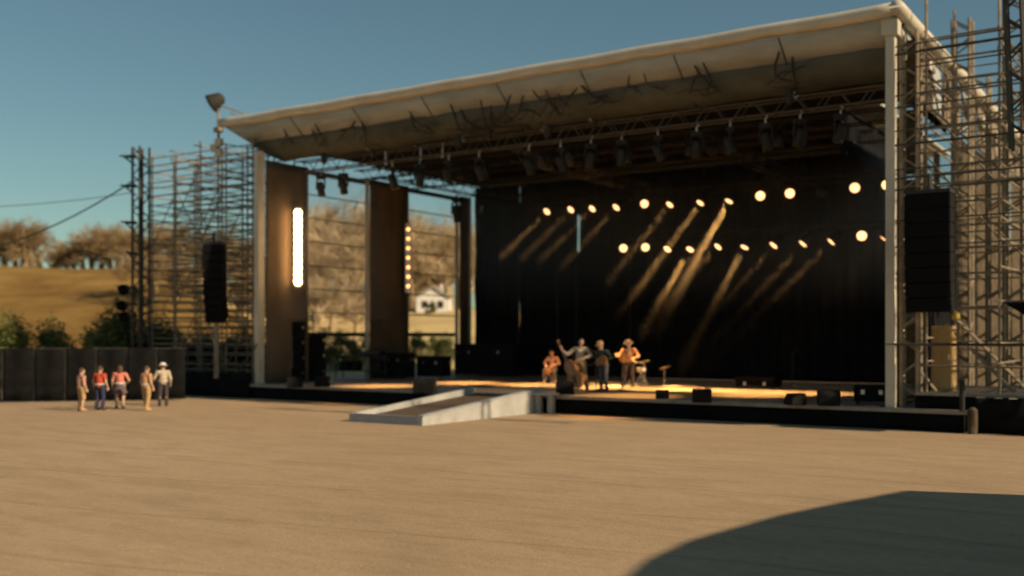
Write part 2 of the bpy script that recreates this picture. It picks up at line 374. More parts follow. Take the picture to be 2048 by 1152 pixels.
# left post and right post
link("post", bx(-31.95, -31.72, YF-.1, YF+.25, ZD, 9.9, .02), 'cream', st)
rp = link("post", bx(-7.32, -7.08, YF-.18, YF+.1, ZD, 11.0, .015), 'cream', st)
link("post_cap", bx(-7.42, -6.98, YF-.24, YF+.14, 10.55, 10.98, .02), 'cream', rp)
# left side: brown panels, cream posts and dark rails
for y0, y1 in ((29.25, 31.45), (35.45, 38.0)):
    cloth(y0, y1, ZD, 9.6, X0, .025, 1.1, 'brown', 'side_panel', st, y0, along='y')
for yy in (31.5, 35.3, 38.1, 42.0, 43.1):
    link("side_post", bx(X0-.06, X0+.06, yy-.07, yy+.07, ZD, 9.6), 'cream' if yy in (35.3, 42.0, 43.1) else 'brown', st)
cloth(42.2, 43.0, ZD, 9.6, X0+.03, .03, .4, 'brown', 'side_panel', st, 7, along='y')
for zz in (3.5, 4.5, 5.5, 6.5, 7.5, 8.5): 
    link("side_rail", tb([(X0-.12, 31.5, zz), (X0-.12, 42.0, zz)], .028, 6), 'scafd', st)
link("side_rail", bx(X0-.2, X0-.08, 31.5, 42.0, 2.48, 2.66), 'scafd', st)
link("side_rail", bx(X0-.2, X0-.08, 31.5, 42.0, 9.35, 9.55), 'scafd', st)
# right side valance: hanging canvas strips with cream tops
rnd = random.Random(8)
for i in range(16):
    y0 = 29.2+i*1.42; zb = 9.35+.14*rnd.random()-(i*.02); v = link("valance_strip", bx(-7.10-.05*(i % 2), -7.06-.05*(i % 2), y0, y0+1.34, zb, 10.95-.012*i), 'taupe' if i % 3 else 'soffit', st)
    if i % 2 == 0: link("cream_flap", bx(-7.02, -6.93, y0+.2, y0+.95, 10.0+.45*((i*7) % 5)/5, 10.35+.45*((i*7) % 5)/5), 'cream', v)
for i in range(9):
    y0 = 29.3+i*2.5; link("valance_strut", tb([(-6.98, y0, 11.0), (-6.98, y0+1.9, 9.3)], .03, 5), 'alu', st)
link("valance_rail", tb([(-7, 29.0, 9.32), (-7, 52, 9.1)], .045, 6), 'alu', st)
link("valance_rail", tb([(-6.96, 29.0, 10.2), (-6.96, 52, 10.0)], .035, 6), 'alu', st)

# black backdrop curtains, with one gap of daylight
edges = [-31.6, -28.9, -26.6, -25.52, -22.6, -19.8, -17.0, -14.2, -10.55]
bl_ = ["leftmost", "second from left", "third from left, left of the blue gap", "just right of the narrow blue gap", "behind the musicians", "right of centre", "third from the right behind the lamps", "at the right end behind the lamps"]
for i, (a, b) in enumerate(zip(edges, edges[1:])):
    sk = (lambda x, z: x < -25.38 and 6.6 < z < 8.5) if i == 3 else None
    o = cloth(a, b+.05, ZD, 10.1, YB+.06*(i % 2), .10, .55, 'drape', 'backdrop_curtain', None, i*3, nx=int((b-a)/.06), skip=sk)
    tag(o, "black backdrop curtain " + bl_[i] if i else "leftmost black backdrop curtain at the back of the stage", "curtain", "black backdrop curtains")
    if 0 < i < 5: link("hem_tape", tb([(a, YB-.12, ZD+.3), (a, YB-.12, 9)], .012, 4), 'alu', o)
o = cloth(YF+.6, 36.85, ZD, 6.9, -7.25, .06, .6, 'drape', 'sun_block_curtain', None, 4, along='y')  # added curtain, keeps the side sun off the stage floor
tag(o, "added black curtain blocking the sun along the right side of the stage behind its post", "curtain")
for i, (a, b) in enumerate(((36.9, 39.4), (39.6, 43.0), (43.4, 47.6), (48.0, 52.0))):
    o = cloth(a, b, .02, 9.25, -7.2+.05*i, .02, 2.1, 'tan', 'scaffold_netting', None, 12+i, along='y')
    tag(o, "tan netting hung on the stage's right side, " + ["nearest the hanging speaker", "second sheet back", "third sheet back", "farthest back"][i], "netting", "tan netting sheets on the right side")

# ------------------------------------------------------------------ trusses
def truss(name, label, cat, a, b, s, m, group=None, cr=.028, lr=.014, step=None, seg=6):
    a = Vector(a); b = Vector(b); d = (b-a); L_ = d.length; d.normalize(); u, v = frame(d); t = thing(name, label, cat, a, 0, group)
    cn = [(-1, -1), (1, -1), (1, 1), (-1, 1)]; h = s/2
    for cx, cy in cn:
        off = u*cx*h+v*cy*h; link("chord", tb([off, d*L_+off], cr, seg), m, t)
    st_ = step or s; n = int(L_/st_); pts = []
    for i in range(n+1):
        cx, cy = cn[i % 4]; pts.append(d*(L_*i/n)+u*cx*h+v*cy*h)
    link("lacing", tb(pts, lr, 4), m, t)
    pts = []
    for i in range(n+1):
        cx, cy = cn[(-i+1) % 4]; pts.append(d*(L_*i/n)+u*cx*h+v*cy*h)
    link("lacing", tb(pts, lr, 4), m, t)
    return t
truss("lighting_truss", "long lattice truss under the front edge of the roof, carrying the front lights", "truss", (-31.3, 30.75, 9.45), (-7.5, 30.75, 9.45), .42, 'alu', None, .034, .018, .32)
for i, (yy, zz, lab) in enumerate(((34.2, 9.55, "dark lattice truss across the ceiling, behind the front truss"), (37.6, 9.55, "dark lattice truss across the ceiling, in front of the lit lamps"))):
    truss("ceiling_truss", lab, "truss", (-31.3, yy, zz), (-7.8, yy, zz), .4, 'darkalu')
for i, (xx, lab) in enumerate(((-27.5, "leftmost ceiling truss running to the back of the stage"), (-20.8, "ceiling truss running back over the musicians, behind the front lights"), (-14.2, "rightmost ceiling truss running to the back of the stage"))):
    truss("ceiling_truss", lab, "truss", (xx, 31.1, 9.0), (xx, 42.8, 9.0), .4, 'darkalu' if i != 1 else 'alu', None, .028, .016, .35)
truss("lamp_bar", "upper dark bar carrying the upper row of lit lamps", "truss", (-26.5, 40.25, 8.55), (-8.6, 40.25, 8.55), .26, 'darkalu', "bars of lit lamps", .022, .01, .5)
truss("lamp_bar", "lower dark bar carrying the lower row of lit lamps", "truss", (-22.5, 40.25, 6.68), (-8.6, 40.25, 6.68), .26, 'darkalu', "bars of lit lamps", .022, .01, .5)
truss("post_truss", "upright lattice tower beside the right front post of the stage", "tower", (-6.78, 29.3, ZD), (-6.78, 29.3, 10.7), .42, 'scaf', None, .05, .03, .3)
for i, zz in enumerate((1.2, 3.1, 5.0, 6.9, 8.8)):
    o = link("mesh_wrap", bx(-7.0, -6.56, 29.52, 29.55, zz, zz+1.75), 'tan'); tag(o, "tan mesh sheet wrapped on the right post tower, " + ["lowest", "second lowest", "middle", "second highest", "highest"][i], "mesh sheet", "mesh sheets on the post tower")

# hoists with chains over the front truss, and tangles put in for dappled shade
def hoist(): 
    t = thing("chain_hoist", "hoist", "hoist"); b = bmesh.new(); lathe(b, [(.05, -.22), (.13, -.2), (.14, .2), (.06, .24)], 12, Matrix.Rotation(.2, 4, 'Y')); link("body", b, 'black', t)
    link("chain", tb([(0, 0, .2), (.03, 0, 1.2)], .022, 5), 'darkalu', t); link("hook", tb([(0, 0, -.2), (.08, 0, -.32), (0, 0, -.42), (-.07, 0, -.33)], .018, 5), 'hardware', t)
    link("chain_bag", lt([(.03, -.62), (.10, -.55), (.12, -.2), (.1, -.15)], 10, Matrix.Translation((.17, 0, 0))), 'black', t); return t
h0 = hoist(); hx = (640, 735, 830, 925, 985, 1050, 1085, 1180, 1405, 1590)
for i, px in enumerate(hx):
    o = h0 if i == 0 else dup(h0); p = at(px, 200, y=30.3); o.location = (p.x, 30.35, 9.98+.12*(i % 3)); o.rotation_euler = (0, 0, i*1.1)
    o['label'] = f"black chain hoist above the front truss, {ORD[i]} from the left"; o['group'] = "chain hoists on the front truss"
rnd = random.Random(21)
def tangle(x, size):
    bm = bmesh.new()
    def grow(p, d, r_, lv):
        pts = [p]
        for q in range(4):
            d = (d+Vector((rnd.gauss(0, .35), rnd.gauss(0, .3), rnd.gauss(0, .35)))).normalized(); p = p+d*size*.16*(1-.15*lv)
            p.y = max(28.85, min(30.35, p.y)); top = 11.0-(p.y-28.7)*.76-.12; p.z = min(p.z, top-rnd.uniform(.05, .3)); p.z = max(p.z, 9.8); pts.append(p.copy())
        tube(bm, pts, [r_, r_*1.5, r_*.8, r_*1.3, r_*.5], 5)
        if lv < 2:
            for q in range(rnd.choice((1, 2))): grow(pts[rnd.randrange(1, 4)].copy(), Vector((rnd.choice((-1, 1)), .1, rnd.uniform(-.8, .3))).normalized(), r_*.7, lv+1)
    for k in range(2): grow(Vector((x+rnd.uniform(-.3, .3), rnd.uniform(28.9, 29.3), 10.65)), Vector((rnd.uniform(-1, 1), rnd.uniform(.1, .8), -.5)).normalized(), rnd.uniform(.016, .026)*(.6+.4*size), 0)
    return bm
for i, (px, sz) in enumerate(((590, .9), (640, 1.2), (735, 1.3), (838, 1.5), (920, 1.7), (985, 2.1), (1045, 2.2), (1092, 1.3), (1180, 1.6), (1285, .8), (1405, 1.4), (1590, 1.7))):
    p = at(px, 200, y=29.5); o = link("shade_tangle", tangle(p.x, sz), 'black'); tag(o, f"dark tangle of rigging cable below the roof's canvas edge, {ORDX[i]} from the left", "shade tangle", "added shade tangles under the roof edge")

# ------------------------------------------------------------------ front lights
def moving():
    t = thing("moving_light", "light", "stage light")
    b = bmesh.new(); box(b, (0, 0, .0), (.36, .24, .13), bevel=.02); base = link("base", b, 'darkalu', t)
    link("clamp", tb([(0, 0, .05), (0, 0, .2), (.07, 0, .28), (0, 0, .34)], .028, 6), 'hardware', base)
    link("yoke", tb([(-.07, 0, -.07), (-.21, 0, -.12), (-.21, 0, -.42), (-.2, 0, -.5)], .035, 6), 'darkalu', t)
    link("yoke", tb([(.07, 0, -.07), (.21, 0, -.12), (.21, 0, -.42), (.2, 0, -.5)], .035, 6), 'darkalu', t)
    mt = Matrix.Translation((0, 0, -.45)) @ Matrix.Rotation(.35, 4, 'X')
    h = link("head", lt([(.07, .26), (.14, .24), (.165, .05), (.15, -.12), (.17, -.3), (.15, -.33)], 14, mt), 'darkalu', t, True)
    link("lens", lt([(.13, -.345), (.02, -.36)], 14, mt), 'lens', h); return t
m0 = moving()
fx = (642, 685, 785, 838, 897, 957, 1058, 1120, 1182, 1242, 1316, 1392, 1460, 1530, 1600, 1680)
rnd = random.Random(3)
for i, px in enumerate(fx):
    o = m0 if i == 0 else dup(m0); p = at(px, 300, y=30.75); o.location = (p.x, 30.75+.05*(i % 2), 8.95); o.scale = (.98,)*3; o.rotation_euler = (rnd.uniform(-.12, .12), 0, rnd.uniform(-1.2, 1.2))
    o['label'] = f"moving light hanging under the front truss, {ORD[i]} from the left"; o['group'] = "moving lights on the front truss"
    if i in (2, 3, 4): link("bracket", bx(-.03, .03, -.28, -.24, .15, .75), 'hardware', o)
# side lamp hanging by the back left corner
o = dup(m0); p = at(905, 405, y=41.6); o.location = (p.x+.3, 41.6, 9.3); o.scale = (1.4,)*3; o['label'] = "single dark light hanging beside the second opening's top corner"; o['group'] = "moving lights on the front truss"
o = dup(m0); p = at(962, 437, y=42.3); o.location = (p.x, 42.3, 8.6); o.scale = (1.2,)*3; o['label'] = "single dark light tilted before the backdrop, right of the side openings"; o['group'] = "moving lights on the front truss"

# ------------------------------------------------------------------ lit rear lamps
WARM = (1, .52, .16)
def par():
    t = thing("par_lamp", "lamp", "stage lamp")
    c = link("can", lt([(.06, .34), (.12, .30), (.15, .12), (.175, -.14), (.165, -.15), (.14, .05)], 16), 'black', t, True)
    link("lens", lt([(.155, -.128), (.11, -.145), (.02, -.15)], 16), 'lamp', c)
    link("yoke", tb([(-.185, 0, .05), (-.19, .12, .2), (0, .2, .34), (.19, .12, .2), (.185, 0, .05)], .016, 5), 'darkalu', t); return t
p0 = par(); used = False
rows = [("upper", [(1097, 420, 1.0, .3), (1145, 416, 1.0, .16), (1188, 414, 1.0, .16), (1236, 411, 1.1, .16), (1289, 407, 1.1, .16), (1343, 405, 1.25, .35), (1404, 401, 1.4, .9), (1461, 397, 1.8, 2.4),
                (1521, 391, 1.3, .16), (1580, 386, 1.2, .16), (1650, 386, None, 0), (1710, 375, 1.2, .16), (1774, 369, 1.2, .16)]),
        ("lower", [(1247, 496, 1.2, .16), (1291, 494, 1.2, .16), (1338, 494, 1.35, .8), (1383, 494, 1.75, 2.6), (1440, 489, 1.1, .3), (1492, 489, 1.9, 1.5), (1552, 485, 1.15, .3), (1611, 482, 1.1, .5), (1668, 478, 1.0, .5), (1724, 471, 1.1, .16), (1773, 471, 1.1, .16)])]
for rn, lst in rows:
    for i, (px, py, sl_, pw) in enumerate(lst):
        pos = at(px, py, y=40.0)
        if sl_ and px in (1521, 1580, 1710, 1774, 1724, 1291, 1289, 1247): tgt = Vector((-2, 0, -1.5))
        elif sl_: tgt = at(px-(772-py)/sl_, 772, z=ZD)
        else: tgt = pos+Vector((2, -1, -.4))
        if tgt.y > 39: tgt.y = 39
        big = 1.15 if px > 1500 else 1.05
        o = p0 if not used else dup(p0); used = True
        if o is not p0:
            for ch in list(o.children):
                if ch.type == 'LIGHT': bpy.data.objects.remove(ch)
        o.location = pos; o.rotation_mode = 'QUATERNION'; o.rotation_quaternion = (pos-tgt).to_track_quat('Z', 'Y'); o.scale = (big,)*3
        o['group'] = "rear stage lamps"; o['label'] = f"{'lit amber' if sl_ else 'unlit dark'} stage lamp in the {rn} rear row, {ORD[i]} from the left"
        if not sl_:
            for ch in o.children:
                for g_ in ch.children:
                    if g_.name.startswith("lens"): g_.data = g_.data.copy(); g_.data.materials[0] = M['lens']
            continue
        ld = bpy.data.lights.new("lamp_beam", 'SPOT'); ld.energy = 32000*pw if tgt.y > 5 else 15; ld.color = WARM; ld.spot_size = R(4.8 if pw < 1.2 else 6); ld.spot_blend = .5; ld.shadow_soft_size = .12
        lo = bpy.data.objects.new("lamp_beam", ld); C.objects.link(lo); lo.parent = o; lo.location = (0, 0, -.22)
# added lamps, hidden from view, that brighten the floor and the musicians
for i, (px, py, e) in enumerate(((760, 772, 900), (930, 766, 1100), (1080, 768, 1100), (1200, 775, 1300), (1330, 778, 1500), (1450, 775, 1300), (1560, 776, 1100), (1660, 782, 900), (1500, 790, 700), (1250, 792, 700), (1165, 768, 420), (1235, 768, 380))):
    tgt = at(px, py, z=ZD); tgt.y = min(tgt.y, 34.6 if i < 10 else 36); tgt.z += 0 if i < 10 else 1.0; pos = Vector((tgt.x+1.2, 34.0, 9.0)) if i < 10 else Vector((tgt.x+1.0, 31.6, 8.7)); o = dup(p0); o.location = pos; o.rotation_mode = 'QUATERNION'; o.rotation_quaternion = (pos-tgt).to_track_quat('Z', 'Y')
    for ch in list(o.children):
        if ch.type == 'LIGHT': ch.data = ch.data.copy(); ch.data.energy = e*16; ch.data.spot_size = R(26 if i < 10 else 20); ch.data.spot_blend = 1
        for g_ in ch.children:
            if g_.name.startswith("lens"): g_.location = (0, 0, .26); g_.scale = (.6, .6, 1)
            elif g_.name.startswith("yoke"): pass
    o['label'] = f"added unseen floor-wash lamp under the second ceiling truss, {ORD[i]} from the left" if i < 10 else f"added unseen lamp behind the front truss aimed down at the musicians, {ORD[i-10]} from the left"; o['group'] = "added floor and band lamps"

# ------------------------------------------------------------------ strip lights on the left side
def strip(name, label, loc, rz, h, n, lensmat, wide, bs_=1.0):
    t = thing(name, label, "strip light", loc, rz); hs_ = link("housing", bx(-wide/2-.05, wide/2+.05, 0, .12, -.08, h+.08, .02), 'hardware' if n else 'case', t)
    if n:
        for k in range(n):
            z = h*(k+.5)/n; link("bulb", lt([(.01, .0), (.06, .02), (.075, .08), (.04, .14), (.01, .15)], 10, Matrix.Translation((0, 0, z)) @ Matrix.Rotation(pi/2, 4, 'X') @ Matrix.Diagonal((bs_, bs_, 1, 1))), lensmat, t, True)
    else:
        link("lens", bx(-wide/2, wide/2, -.03, -.002, 0, h, .01), lensmat, t)
    link("bracket", tb([(0, .06, h+.08), (0, .1, h+.3), (-.2, .1, h+.32)], .02, 5), 'scafd', t); return t
p = at(596, 570, x=-31.35)
t_ = strip("strip_light", "blazing white vertical strip light in front of the brown left panel", (p.x, p.y, p.z), R(45), 3.1, 11, 'strip', .2, 2.1)
p = at(816, 582, x=-31.2)
strip("strip_light", "narrow vertical strip of small amber bulbs beside the second opening", (p.x, p.y, p.z), R(52), 3.1, 7, 'bulb', .14)

# ------------------------------------------------------------------ speakers
def array_speaker(label, top, w_, hs_, d_, angs, rz):
    t = thing("line_array", label, "loudspeaker", top, rz); p = Vector((0, 0, 0)); 
    link("fly_frame", bx(-w_/2, w_/2, -d_/2, d_/2, .02, .12), 'black', t)
    link("hoist_chain", tb([(0, 0, .1), (0, 0, .55)], .06, 6), 'scafd', t)
    a = 0
    for k, da in enumerate(angs):
        a += da; rot = Matrix.Rotation(a, 4, 'X'); mtx = Matrix.Translation(p) @ rot
        bm = prism([(-w_/2, -hs_), (w_/2, -hs_), (w_/2, 0), (-w_/2, 0)], d_, bevel=.012); bmesh.ops.transform(bm, matrix=mtx, verts=bm.verts[:]); c = link("cabinet", bm, 'case', t)
        bm = bmesh.new(); box(bm, (0, -d_/2-.008, -hs_/2), (w_*.94, .016, hs_*.86)); bmesh.ops.transform(bm, matrix=mtx, verts=bm.verts[:]); link("grille", bm, 'grille', c)
        p = mtx @ Vector((0, 0, -hs_-.012))
    return t
array_speaker("tall black loudspeaker array hanging in the right scaffold beside the stage post", at(1860, 391, y=28.35), 1.12, .36, .75, [0, 0, .01, .02, .03, .04, .04, .05], 0)
array_speaker("curved black loudspeaker array hanging in front of the left scaffold", at(428, 491, y=28.3), .78, .33, .7, [0, .02, .03, .04, .05, .06, .07, .08, .09], R(35))

# ------------------------------------------------------------------ scaffolds
def scaffold(name, label, xs, ys, zs, ztop, m, seed, z0=0.0, xover=0, braces=10, gap=None):
    rn = random.Random(seed); t = thing(name, label, "scaffold", (xs[0], ys[0], z0)); ox, oy = xs[0], ys[0]; cnt = 0; led = []
    for x in xs:
        for y in ys: link("standard", tb([(x-ox, y-oy, 0), (x-ox, y-oy, ztop-z0+rn.uniform(-.2, .3))], .038, 6), m, t)
    for z in zs:
        for y in ys: zz = z+rn.uniform(-.08, .08)-z0; led.append([(xs[0]-ox-rn.uniform(.1, .5), y-oy, zz), (xs[-1]-ox+xover, y-oy, zz+rn.uniform(-.04, .04))])
        for x in xs: zz = z+rn.uniform(-.08, .08)-z0+.09; led.append([(x-ox, ys[0]-oy-rn.uniform(.05, .35), zz), (x-ox, ys[-1]-oy+rn.uniform(.1, .4), zz+rn.uniform(-.05, .05))])
    rest = bmesh.new()
    for k_, l_ in enumerate(led):
        r = .024 if k_ % 3 else .032
        if k_ < 96: link("ledger", tb(l_, r, 5), m, t)
        else: tube(rest, l_, r, 5)
    if len(led) > 96: o = link("ledger", rest, m, t); o['kind'] = 'stuff'
    else: rest.free()
    for k_ in range(braces):
        i = rn.randrange(len(xs)-1); y = rn.choice(ys); z = rn.uniform(.2, ztop-2.6)-z0; a, b = xs[i]-ox, xs[i+1]-ox
        if rn.random() < .5: a, b = b, a
        link("brace", tb([(a, y-oy+.05, max(.05, z)), (b, y-oy+.05, z+2.3)], .024, 5), m, t)
    return t
scaffold("scaffold_tower", "dense scaffold tower left of the stage, crossed by many thin rails", [-38.7, -37.1, -35.5, -33.9, -32.3], [29.1, 30.25, 31.4], [1.0+.36*i for i in range(27)], 10.5, 'scaf', 4, braces=22)
scaffold("scaffold_tower", "scaffold wing right of the stage post, reaching out of the frame", [-6.4, -4.6, -2.6, -.4], [29.35, 33.0], [1.7, 2.3, 3.3, 4.2, 4.9, 5.5, 6.0, 6.55, 6.9, 7.5, 8.05, 8.45, 9.0, 9.3, 9.9, 10.15, 10.45], 12.2, 'scaf', 9, 1.0, braces=9)
# long rails from the post to the right
rl = (10.36, 10.14, 9.74, 9.04, 8.72, 8.1, 7.72, 7.06, 6.82, 6.52, 5.7, 5.0)
for i, zz in enumerate(rl):
    o = link("rail_tube", tb([(-7.35, 28.85, zz-.12), (-.5, 28.85, zz-.05)], .022 if i not in (1, 6) else .032, 6), 'scafd'); tag(o, f"dark horizontal rail running right from the stage post, {ORD[i]} from the top", "rail", "rails across the right scaffold")
o = link("rail_tube", tb([(-7.3, 28.8, 2.28), (-.5, 28.8, 2.28)], .04, 6), 'scafd'); tag(o, "dark guard rail running right from the stage post at chest height", "rail", "rails across the right scaffold")
# wide diagonal and lattice towers in the right wing
p, q = at(1900, 640, y=30.5), at(2060, 800, y=30.5)
truss("diagonal_strut", "pale diagonal lattice strut in the right scaffold, dropping to the right", "strut", p, q, .28, 'scaf', None, .035, .02, .3)
p, q = at(1800, 690, y=29.9), at(1872, 783, y=29.9)
o = link("diagonal_strut", tb([p, q], .05, 6), 'scaf'); tag(o, "short diagonal strut left of the tan locker", "strut")
for i, (px, yy, zt, lab) in enumerate(((1858, 38, 8.9, "lattice tower behind the hanging right speaker"), (1925, 35, 12.4, "lattice tower right of the hanging speaker, rising into the sky"), (1962, 38, 11.2, "second lattice tower right of the hanging speaker"),
                                    (1995, 34, 9.6, "third lattice tower right of the hanging speaker"), (2030, 33, 13.2, "lattice tower nearest the right frame edge"))):
    p = at(px, 600, y=yy); truss("lattice_tower", lab, "tower", (p.x, yy, .02), (p.x, yy, zt), .5, 'scaf', "lattice towers right of the stage", .055, .034, .32)
scaffold("scaffold_bay", "brown scaffold frame in the right background behind the lattice towers", [-3.8, -2.0, -.2, 1.8], [38, 41], [1.0+.6*i for i in range(15)], 10.2, 'scaf', 15, braces=14)
# tall dark tower near the corner
p = at(2025, 60, y=26); truss("lighting_mast", "dark mast rising out of the frame at the top right", "mast", (p.x+.1, 26.4, 6.8), (p.x-.15, 26.4, 13.5), .34, 'scafd', None, .05, .03, .3)
# platform of the wing
pf = thing("side_platform", "black-skirted platform carrying the right scaffold", "platform", (0, 0, 0))
link("top", bx(-6.6, 1.5, 29.0, 34, .92, 1.0), 'scafd', pf)
link("rim", bx(-6.6, 1.5, 28.955, 28.995, .93, 1.01), 'edge', pf)
cloth(-6.6, -5.1, ZD+.003, .92, 29.05, .05, .7, 'skirt', 'skirting', pf, 31)
cloth(-5.1, 1.5, .01, .92, 28.75, .10, 1.3, 'skirt', 'skirting', pf, 33)
o = link("corner_bollard", tb([(0, 0, 0), (0, 0, .62), (0, 0, .68)], [.13, .12, .05], 12), 'tan'); p = at(1945, 868, z=0); o.location = p; tag(o, "short tan post at the right end of the stage front", "bollard")
pp = at(1925, 830, y=28.6); o = link("standpipe", tb([(0, 0, 0), (0, 0, .8)], .07, 10), 'darkalu'); o.location = (pp.x, 28.55, ZD); tag(o, "short dark grey pipe standing at the deck's right end", "pipe")
# tan locker, yellow lantern, awning
p = at(1884, 782, y=30.2); lk = thing("locker", "tan plywood locker standing on the right side platform", "locker", (p.x, 30.2, 1.0))
link("body", bx(-.28, .28, 0, .5, 0, 1.78, .01), 'wood', lk); d_ = link("door", bx(-.25, .25, -.03, -.003, .06, 1.72, .008), 'wood', lk); link("handle", bx(.16, .2, -.06, -.03, .85, 1.0), 'hardware', d_)
p = at(1912, 632, y=29.1); ln = thing("lantern", "small yellow lantern hanging below the right speaker", "lantern", p)
link("shade", lt([(.04, .12), (.11, .07), (.12, -.07), (.09, -.11)], 12), mat("yellow_plastic", (.38, .27, .05), .7), ln, True); link("hook", tb([(0, 0, .15), (0, 0, .3)], .015, 5), 'scafd', ln)
p = at(2012, 606, y=28.6); aw = thing("awning", "black sloping awning at the right edge of the frame", "awning", p)
link("canopy", prism([(0, 0), (1.6, .06), (1.6, -.75), (.95, -.62)], .9), 'drape', aw); link("rail", tb([(0, -.46, .01), (1.6, -.46, .07)], .03, 6), 'scafd', aw)

# left: corner column, mast and floodlight
truss("corner_column", "dark lattice column at the outer corner of the left scaffold", "column", (-38.95, 28.7, 0), (-38.95, 28.7, 10.75), .5, 'scafd', None, .06, .035, .3)
for i, (zz, dx) in enumerate(((10.35, .95), (9.05, .9), (7.45, .85), (6.1, .5), (4.6, 1.2), (3.9, 1.4), (3.4, 1.1))):
    br = thing("outrigger_bracket", f"dark bracket sticking out left from the scaffold's corner column, {ORD[i]} from the top", "bracket", (-39.1, 28.55, zz), 0, "brackets on the corner column")
    link("arm", tb([(0, 0, 0), (-dx*.6, -.1, .04), (-dx, -.15, .1)], [.09, .07, .03], 6), 'scafd', br); link("knee", tb([(0, 0, -.4), (-dx*.7, -.1, .02)], .04, 5), 'scafd', br)
    if i > 3: link("cable_bundle", lt([(.05, -.25), (.2, -.2), (.28, 0), (.2, .18), (.06, .22)], 9, Matrix.Translation((-dx*.6, -.1, -.05))), 'skirt', br, True)
mt_ = at(437, 300, y=29.0)
ms = thing("floodlight_mast", "short mast with a round black floodlight above the left roof corner", "mast", (mt_.x, 29.0, 9.6))
link("pole", tb([(0, 0, 0), (0, 0, 2.5)], .06, 8), 'scaf', ms)
mm = Matrix.Translation((-.12, -.1, 2.62)) @ Matrix.Rotation(R(-62), 4, 'Z') @ Matrix.Rotation(R(118), 4, 'X')
fl = link("floodlight", lt([(.12, -.42), (.24, -.34), (.36, .05), (.40, .18), (.37, .19)], 18, mm), mat("olive_black_housing", (.018, .017, .013), .8), ms, True); link("lens", lt([(.35, .18), (.05, .2)], 18, mm), 'lens', fl)
link("arm", tb([(.15, 0, 2.45), (.9, .2, 2.15), (1.3, .3, 1.98)], .035, 6), 'scaf', ms); link("arm", tb([(.65, .05, 2.1), (1.25, .2, 1.82)], .03, 6), 'scaf', ms)
link("clamp", bx(-.16, .16, -.14, .12, 1.35, 1.55, .02), 'scaf', ms)
for zz, dx in ((.75, .15), (.55, -.12), (.3, .16)): link("junction_box", bx(dx-.17, dx+.17, -.2, .0, zz, zz+.3, .02), 'cream', ms)

# guard fence under the left scaffold
gf = thing("guard_rail", "low pale guard rail in front of the left scaffold", "railing", (0, 0, 0))
a, b = at(345, 745, y=28.75), at(516, 748, y=28.75)
for zz in (.98, 1.95+.25): link("rail", tb([(a.x, 28.75, zz), (-31.9, 28.75, zz)], .028, 6), 'alu', gf)
for i in range(6):
    x = a.x+(-31.9-a.x)*i/5; link("post", tb([(x, 28.75, ZD), (x, 28.75, 2.2)], .03, 6), 'alu', gf)
for i in range(2, 5):
    x = a.x+(-31.9-a.x)*i/5; link("brace", tb([(x, 28.8, 1.0), (x+1.2, 28.8, 2.18)], .03, 6), 'alu', gf)
p = at(437, 740, y=28.6); o = link("pale_pole", tb([(0, 0, 0), (0, 0, 2.25)], .11, 8), 'scaf'); o.location = (p.x, 28.5, ZD+.2); tag(o, "pale pole standing under the left speaker array", "pole")
o = cloth(-41.0, -31.95, .01, 1.0, 28.62, .06, 1.1, 'skirt', 'scaffold_skirting', None, 44); tag(o, "black cloth skirting along the foot of the left scaffold", "skirting")
bk = bmesh.new(); 
o = cloth(-42, -32.2, .01, 2.15, 30.4, .08, 1.4, 'skirt', 'scaffold_drape', None, 47); tag(o, "black drape hung behind the guard rail in the left scaffold", "drape")

# black fence at the left, in cloth-covered panels on posts
fa, fb = at(-60, 806, z=0), at(372, 800, z=0); n = 7
for i in range(n):
    a = fa.lerp(fb, i/n); b = fa.lerp(fb, (i+1)/n); d = b-a; L_ = d.length; rz = math.atan2(d.y, d.x)
    t = thing("fence_panel", "black cloth-covered fence panel at the edge of the lot, " + ["at the left frame edge", "second from the left", "third from the left", "behind the leftmost bystander", "behind the two bystanders in red", "behind the right-hand bystanders", "against the left scaffold"][i], "fence", a, rz, "black fence panels")
    cloth(.03, L_-.03, .05, 2.0+.04*(i % 2), 0, .07, .9, 'skirt', 'cloth', t, 60+i*4); link("post", tb([(0, .06, 0), (0, .06, 2.06)], .03, 6), 'scafd', t)
    link("rail", tb([(0, .06, 2.02), (L_, .06, 2.02)], .02, 5), 'scafd', t)
# overhead power cables
pl = at(-700, 330, w=60); e = Vector((-39.4, 28.6, 9.3))
for i, (dz0, dz1, sag, lab) in enumerate(((0, 0, 3.0, "sagging black power cable running to the left scaffold, the lower of two"), (1.3, -.5, .8, "thin power cable running to the left scaffold, the upper of two"))):
    a = at(-500, 420-dz0*30, w=55); b = e+UP*dz1; o = link("power_cable", tb([a.lerp(b, t/24)-UP*sag*4*(t/24)*(1-t/24) for t in range(25)], .035 if i == 0 else .016, 5), 'scafd'); tag(o, lab, "cable")

